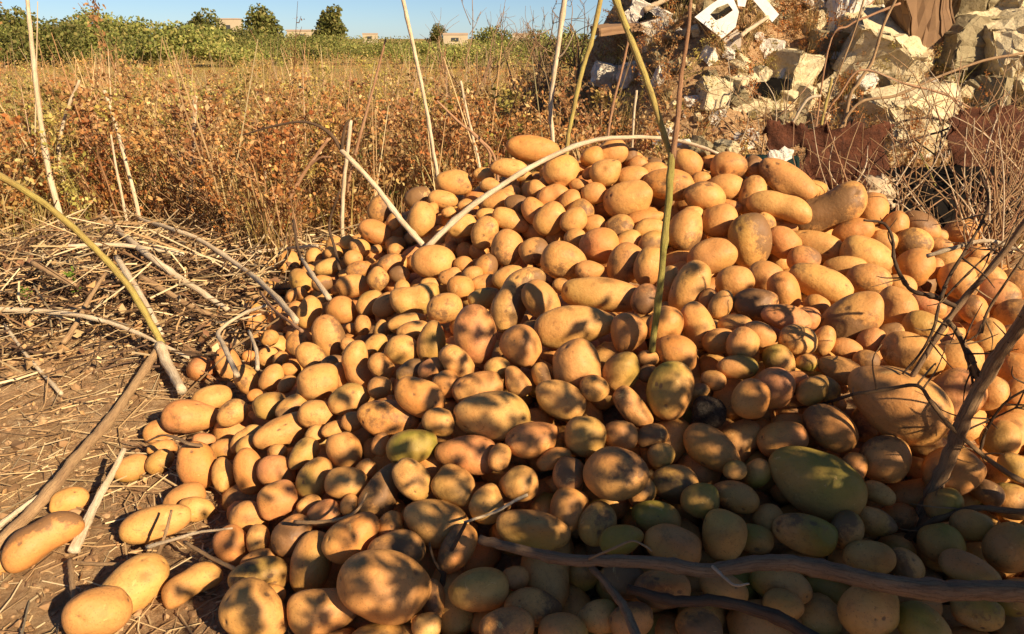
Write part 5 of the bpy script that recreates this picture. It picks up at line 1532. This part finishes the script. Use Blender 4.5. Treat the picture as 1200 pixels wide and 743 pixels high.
def clods():
    r = np.random.default_rng(710); v0, f0 = ico(1); n = 7000
    xs = r.uniform(-1.7, .2, n); ys = r.uniform(.55, 2.6, n); ok = heap(xs, ys) < .06; xs, ys = xs[ok], ys[ok]; n = len(xs)
    s = np.clip(r.lognormal(math.log(.0034), .55, n), .0015, .016)
    v = v0[None] * (1 + r.normal(size=(n, len(v0), 1)) * .22) * s[:, None, None] * np.array([1, 1, .7])
    v = v + np.column_stack([xs, ys, ground_z(xs, ys) + s * .3])[:, None]
    f = f0[None] + (np.arange(n) * len(v0))[:, None, None]
    col = np.array([(.36, .21, .10), (.46, .29, .15), (.24, .14, .07)])[r.integers(0, 3, n)]
    o = mesh_np('soil_clods', v.reshape(-1, 3), f.reshape(-1, 3), M['straw'], color=np.repeat(col, len(v0), 0))
    tag(o, 'crumbs and clods of brown soil', None, None, 'stuff')
clods()

# ------------------------------------------------------------------ trees and houses on the skyline
def far_tree(label, px, top, D, w_px, seed, dark=1.0, base=52, cols=((.14, .165, .04), (.19, .21, .05), (.25, .25, .065), (.31, .27, .085))):
    r = np.random.default_rng(seed)
    s = D / cP / F_PX
    p = P(px, 45, D); g = 0.0
    H = (45 - top + 5) * s + CAM_H; Wd = w_px * s
    root = empty('tree', (p[0], D, g)); tag(root, label, 'tree', 'trees on the skyline')
    V, Fc, C, nn = [], [], [], 0
    nb = 16
    for k in range(nb):
        a = r.uniform(0, 6.28); rr = r.random() ** .6
        c = np.array([math.cos(a) * rr * Wd * .36, math.sin(a) * rr * Wd * .36, H * r.uniform(.22, .86) * (1 - .30 * rr ** 2)])
        rad = Wd * r.uniform(.15, .24)
        n = 150
        q = c + unit(r.normal(size=(n, 3))) * (r.random((n, 1)) ** .4) * np.array([rad, rad, min(rad, H * .22)])
        q[:, 2] = np.clip(q[:, 2], .05, H)
        v, f, cc = leaves(q, max(.06, .075 * H), r, cols, 0, .8, True)
        V.append(v); Fc.append(f + nn); C.append(cc * dark * r.uniform(.75, 1.25)); nn += len(v)
    mesh_np('crown', np.concatenate(V), np.concatenate(Fc), M['leaf'], root, color=np.concatenate(C))
    tube_obj('trunk', np.array([[0, 0, -.1], [.02 * H, 0, H * .25], [0, .02 * H, H * .5]]), .035 * H, .018 * H, 'bark', root, n=3, sides=6)
for a in (
    ('dark tree at the far left end of the skyline', 22, 14, 46, 70, 801, .75),
    ('low olive bush at the foot of the dark tree', 8, 40, 30, 70, 802, 1.1),
    ('tall olive-green bush of the hedge behind the field', 132, 22, 34, 100, 803, 1.25),
    ('broad green bush of the hedge beside the tallest one', 92, 34, 32, 84, 804, 1.15),
    ('rounded green bush behind the tall seeding weed', 186, 28, 34, 90, 805, 1.2),
    ('dark low bush at the right end of the hedge', 228, 33, 34, 80, 806, .8),
    ('dark tree standing above the hedge', 242, 22, 60, 46, 807, .75),
    ('tree with a small pointed top in front of the houses', 316, 16, 60, 52, 808, .85),
    ('low dark bush below the pointed tree', 288, 36, 40, 76, 809, .75),
    ('round dark tree standing free beside the cream house', 387, 13, 66, 46, 810, .65),
    ('low olive bush below the round free-standing tree', 345, 47, 36, 90, 811, 1.2),
    ('low green bush left of the round free-standing tree', 262, 44, 34, 80, 812, 1.0),
    ('tiny far tree between two pale houses', 513, 36, 90, 28, 813, .7),
    ('rounded bush in front of the bare thicket', 578, 32, 50, 52, 814, .95),
    ('low green bush at the far edge of the field', 425, 52, 40, 100, 815, 1.6),
    ('low olive bush between the field and the far houses', 490, 51, 40, 90, 816, 1.2),
    ('low bush at the foot of the bare thicket', 628, 42, 32, 70, 817, 1.1),
    ('green bush beside the left foot of the rubble', 668, 40, 24, 50, 818, 1.15),
    ('low dark bush under the hedge bushes', 160, 54, 27, 130, 819, .9),
    ('low dark bush at the left under the dark tree', 55, 54, 27, 110, 820, .8)):
    far_tree(*a)
rt = np.random.default_rng(64)
for k in range(31):
    px = -60 + k * 25 + rt.uniform(-10, 10)
    top = rt.uniform(20, 44) if px < 250 else rt.uniform(38, 50) if px < 420 else rt.uniform(46, 54)
    dk, wd = rt.uniform(.7, 1.6), rt.uniform(60, 120)
    tone = 'dark green' if dk < .95 else 'olive' if dk < 1.25 else 'pale yellow-green'
    far_tree(f"{'broad' if wd > 90 else 'narrow'} {'tall' if top < 38 else 'low'} {tone} scrub bush in the {'front' if k % 2 else 'back'} row of the hedge", px, top, rt.uniform(23, 29) if k % 2 else rt.uniform(30, 55), wd, 2000 + k, dk)

def house(label, px, top, bot, D, w_px, seed):
    s = D / cP / F_PX; p = P(px, 45, D); H = max(1.2, (45 - top + 4) * s + CAM_H); W = w_px * s
    o = empty('house', (p[0], D, 0)); tag(o, label, 'house', 'pale houses on the skyline')
    def box(name, c, d, mat, par=None):
        v = np.array([[x, y, z] for x in (-.5, .5) for y in (-.5, .5) for z in (-.5, .5)]) * d + c
        q = [[0, 1, 3, 2], [4, 6, 7, 5], [0, 4, 5, 1], [2, 3, 7, 6], [0, 2, 6, 4], [1, 5, 7, 3]]
        return mesh_np(name, v, None, M[mat], par or o, quads=q)
    box('wall', np.array([0, 0, H / 2]), np.array([W, W * .7, H]), 'houses')
    rf = box('roof', np.array([0, 0, H + .1]), np.array([W * 1.04, W * .74, .2]), 'roof')
    nw = max(1, int(W / 6))
    for k in range(nw):
        x = (k + .5) / nw * W - W / 2
        box('window', np.array([x, -W * .35 - .03, H * .62]), np.array([W / nw * .3, .08, H * .28]), 'glass')
for a in (('cream flat-roofed house behind the pointed tree', 356, 42, 50, 120, 28, 1), ('white house half hidden by the hedge', 271, 31, 48, 160, 22, 2),
          ('small white house right of the round tree', 434, 45, 50, 150, 14, 3), ('cream house left of the rounded bush', 534, 52, 62, 85, 24, 4),
          ('pale house behind the bare thicket', 612, 51, 60, 90, 20, 5), ('low cream wall of a house between the trees', 304, 49, 60, 100, 24, 6)):
    house(*a)

def bare_tree(label, px, top, D, seed, spread=.5):
    r = np.random.default_rng(seed); p = P(px, 45, D); s = D / cP / F_PX
    H = (45 - top) * s + CAM_H; z0 = float(np.atleast_1d(ground_z(p[0], D))[0])
    root = empty('bare_shrub', (p[0], D, z0)); tag(root, label, 'shrub', 'bare shrubs on the skyline')
    def grow(a, d, ln, rad, lev):
        e = a + d * ln; m = (a + e) / 2 + r.normal(size=3) * ln * .06
        tube_obj('stem' if lev == 0 else 'branch', np.array([a, m, e]), rad, rad * .6, 'grey', root, n=3, sides=5)
        if lev >= 3: return
        for k in range(3 if lev else 4):
            t = r.uniform(.45, 1); q = a + (e - a) * t
            grow(q, unit(d + r.normal(size=3) * spread), ln * r.uniform(.45, .7), rad * .55, lev + 1)
    for k in range(3):
        grow(np.array([r.normal() * .04, r.normal() * .04, -.03]), unit(np.array([r.normal() * .25, r.normal() * .2, 1])), H * .55, .011, 0)
bare_tree('bare grey shrub with fine branches against the sky', 560, -15, 6.5, 901)
bare_tree('bare shrub with dark twigs beside the tall pale stalk', 625, -10, 6.0, 902)
bare_tree('bare spreading shrub at the left foot of the rubble', 672, 5, 5.6, 903, .7)
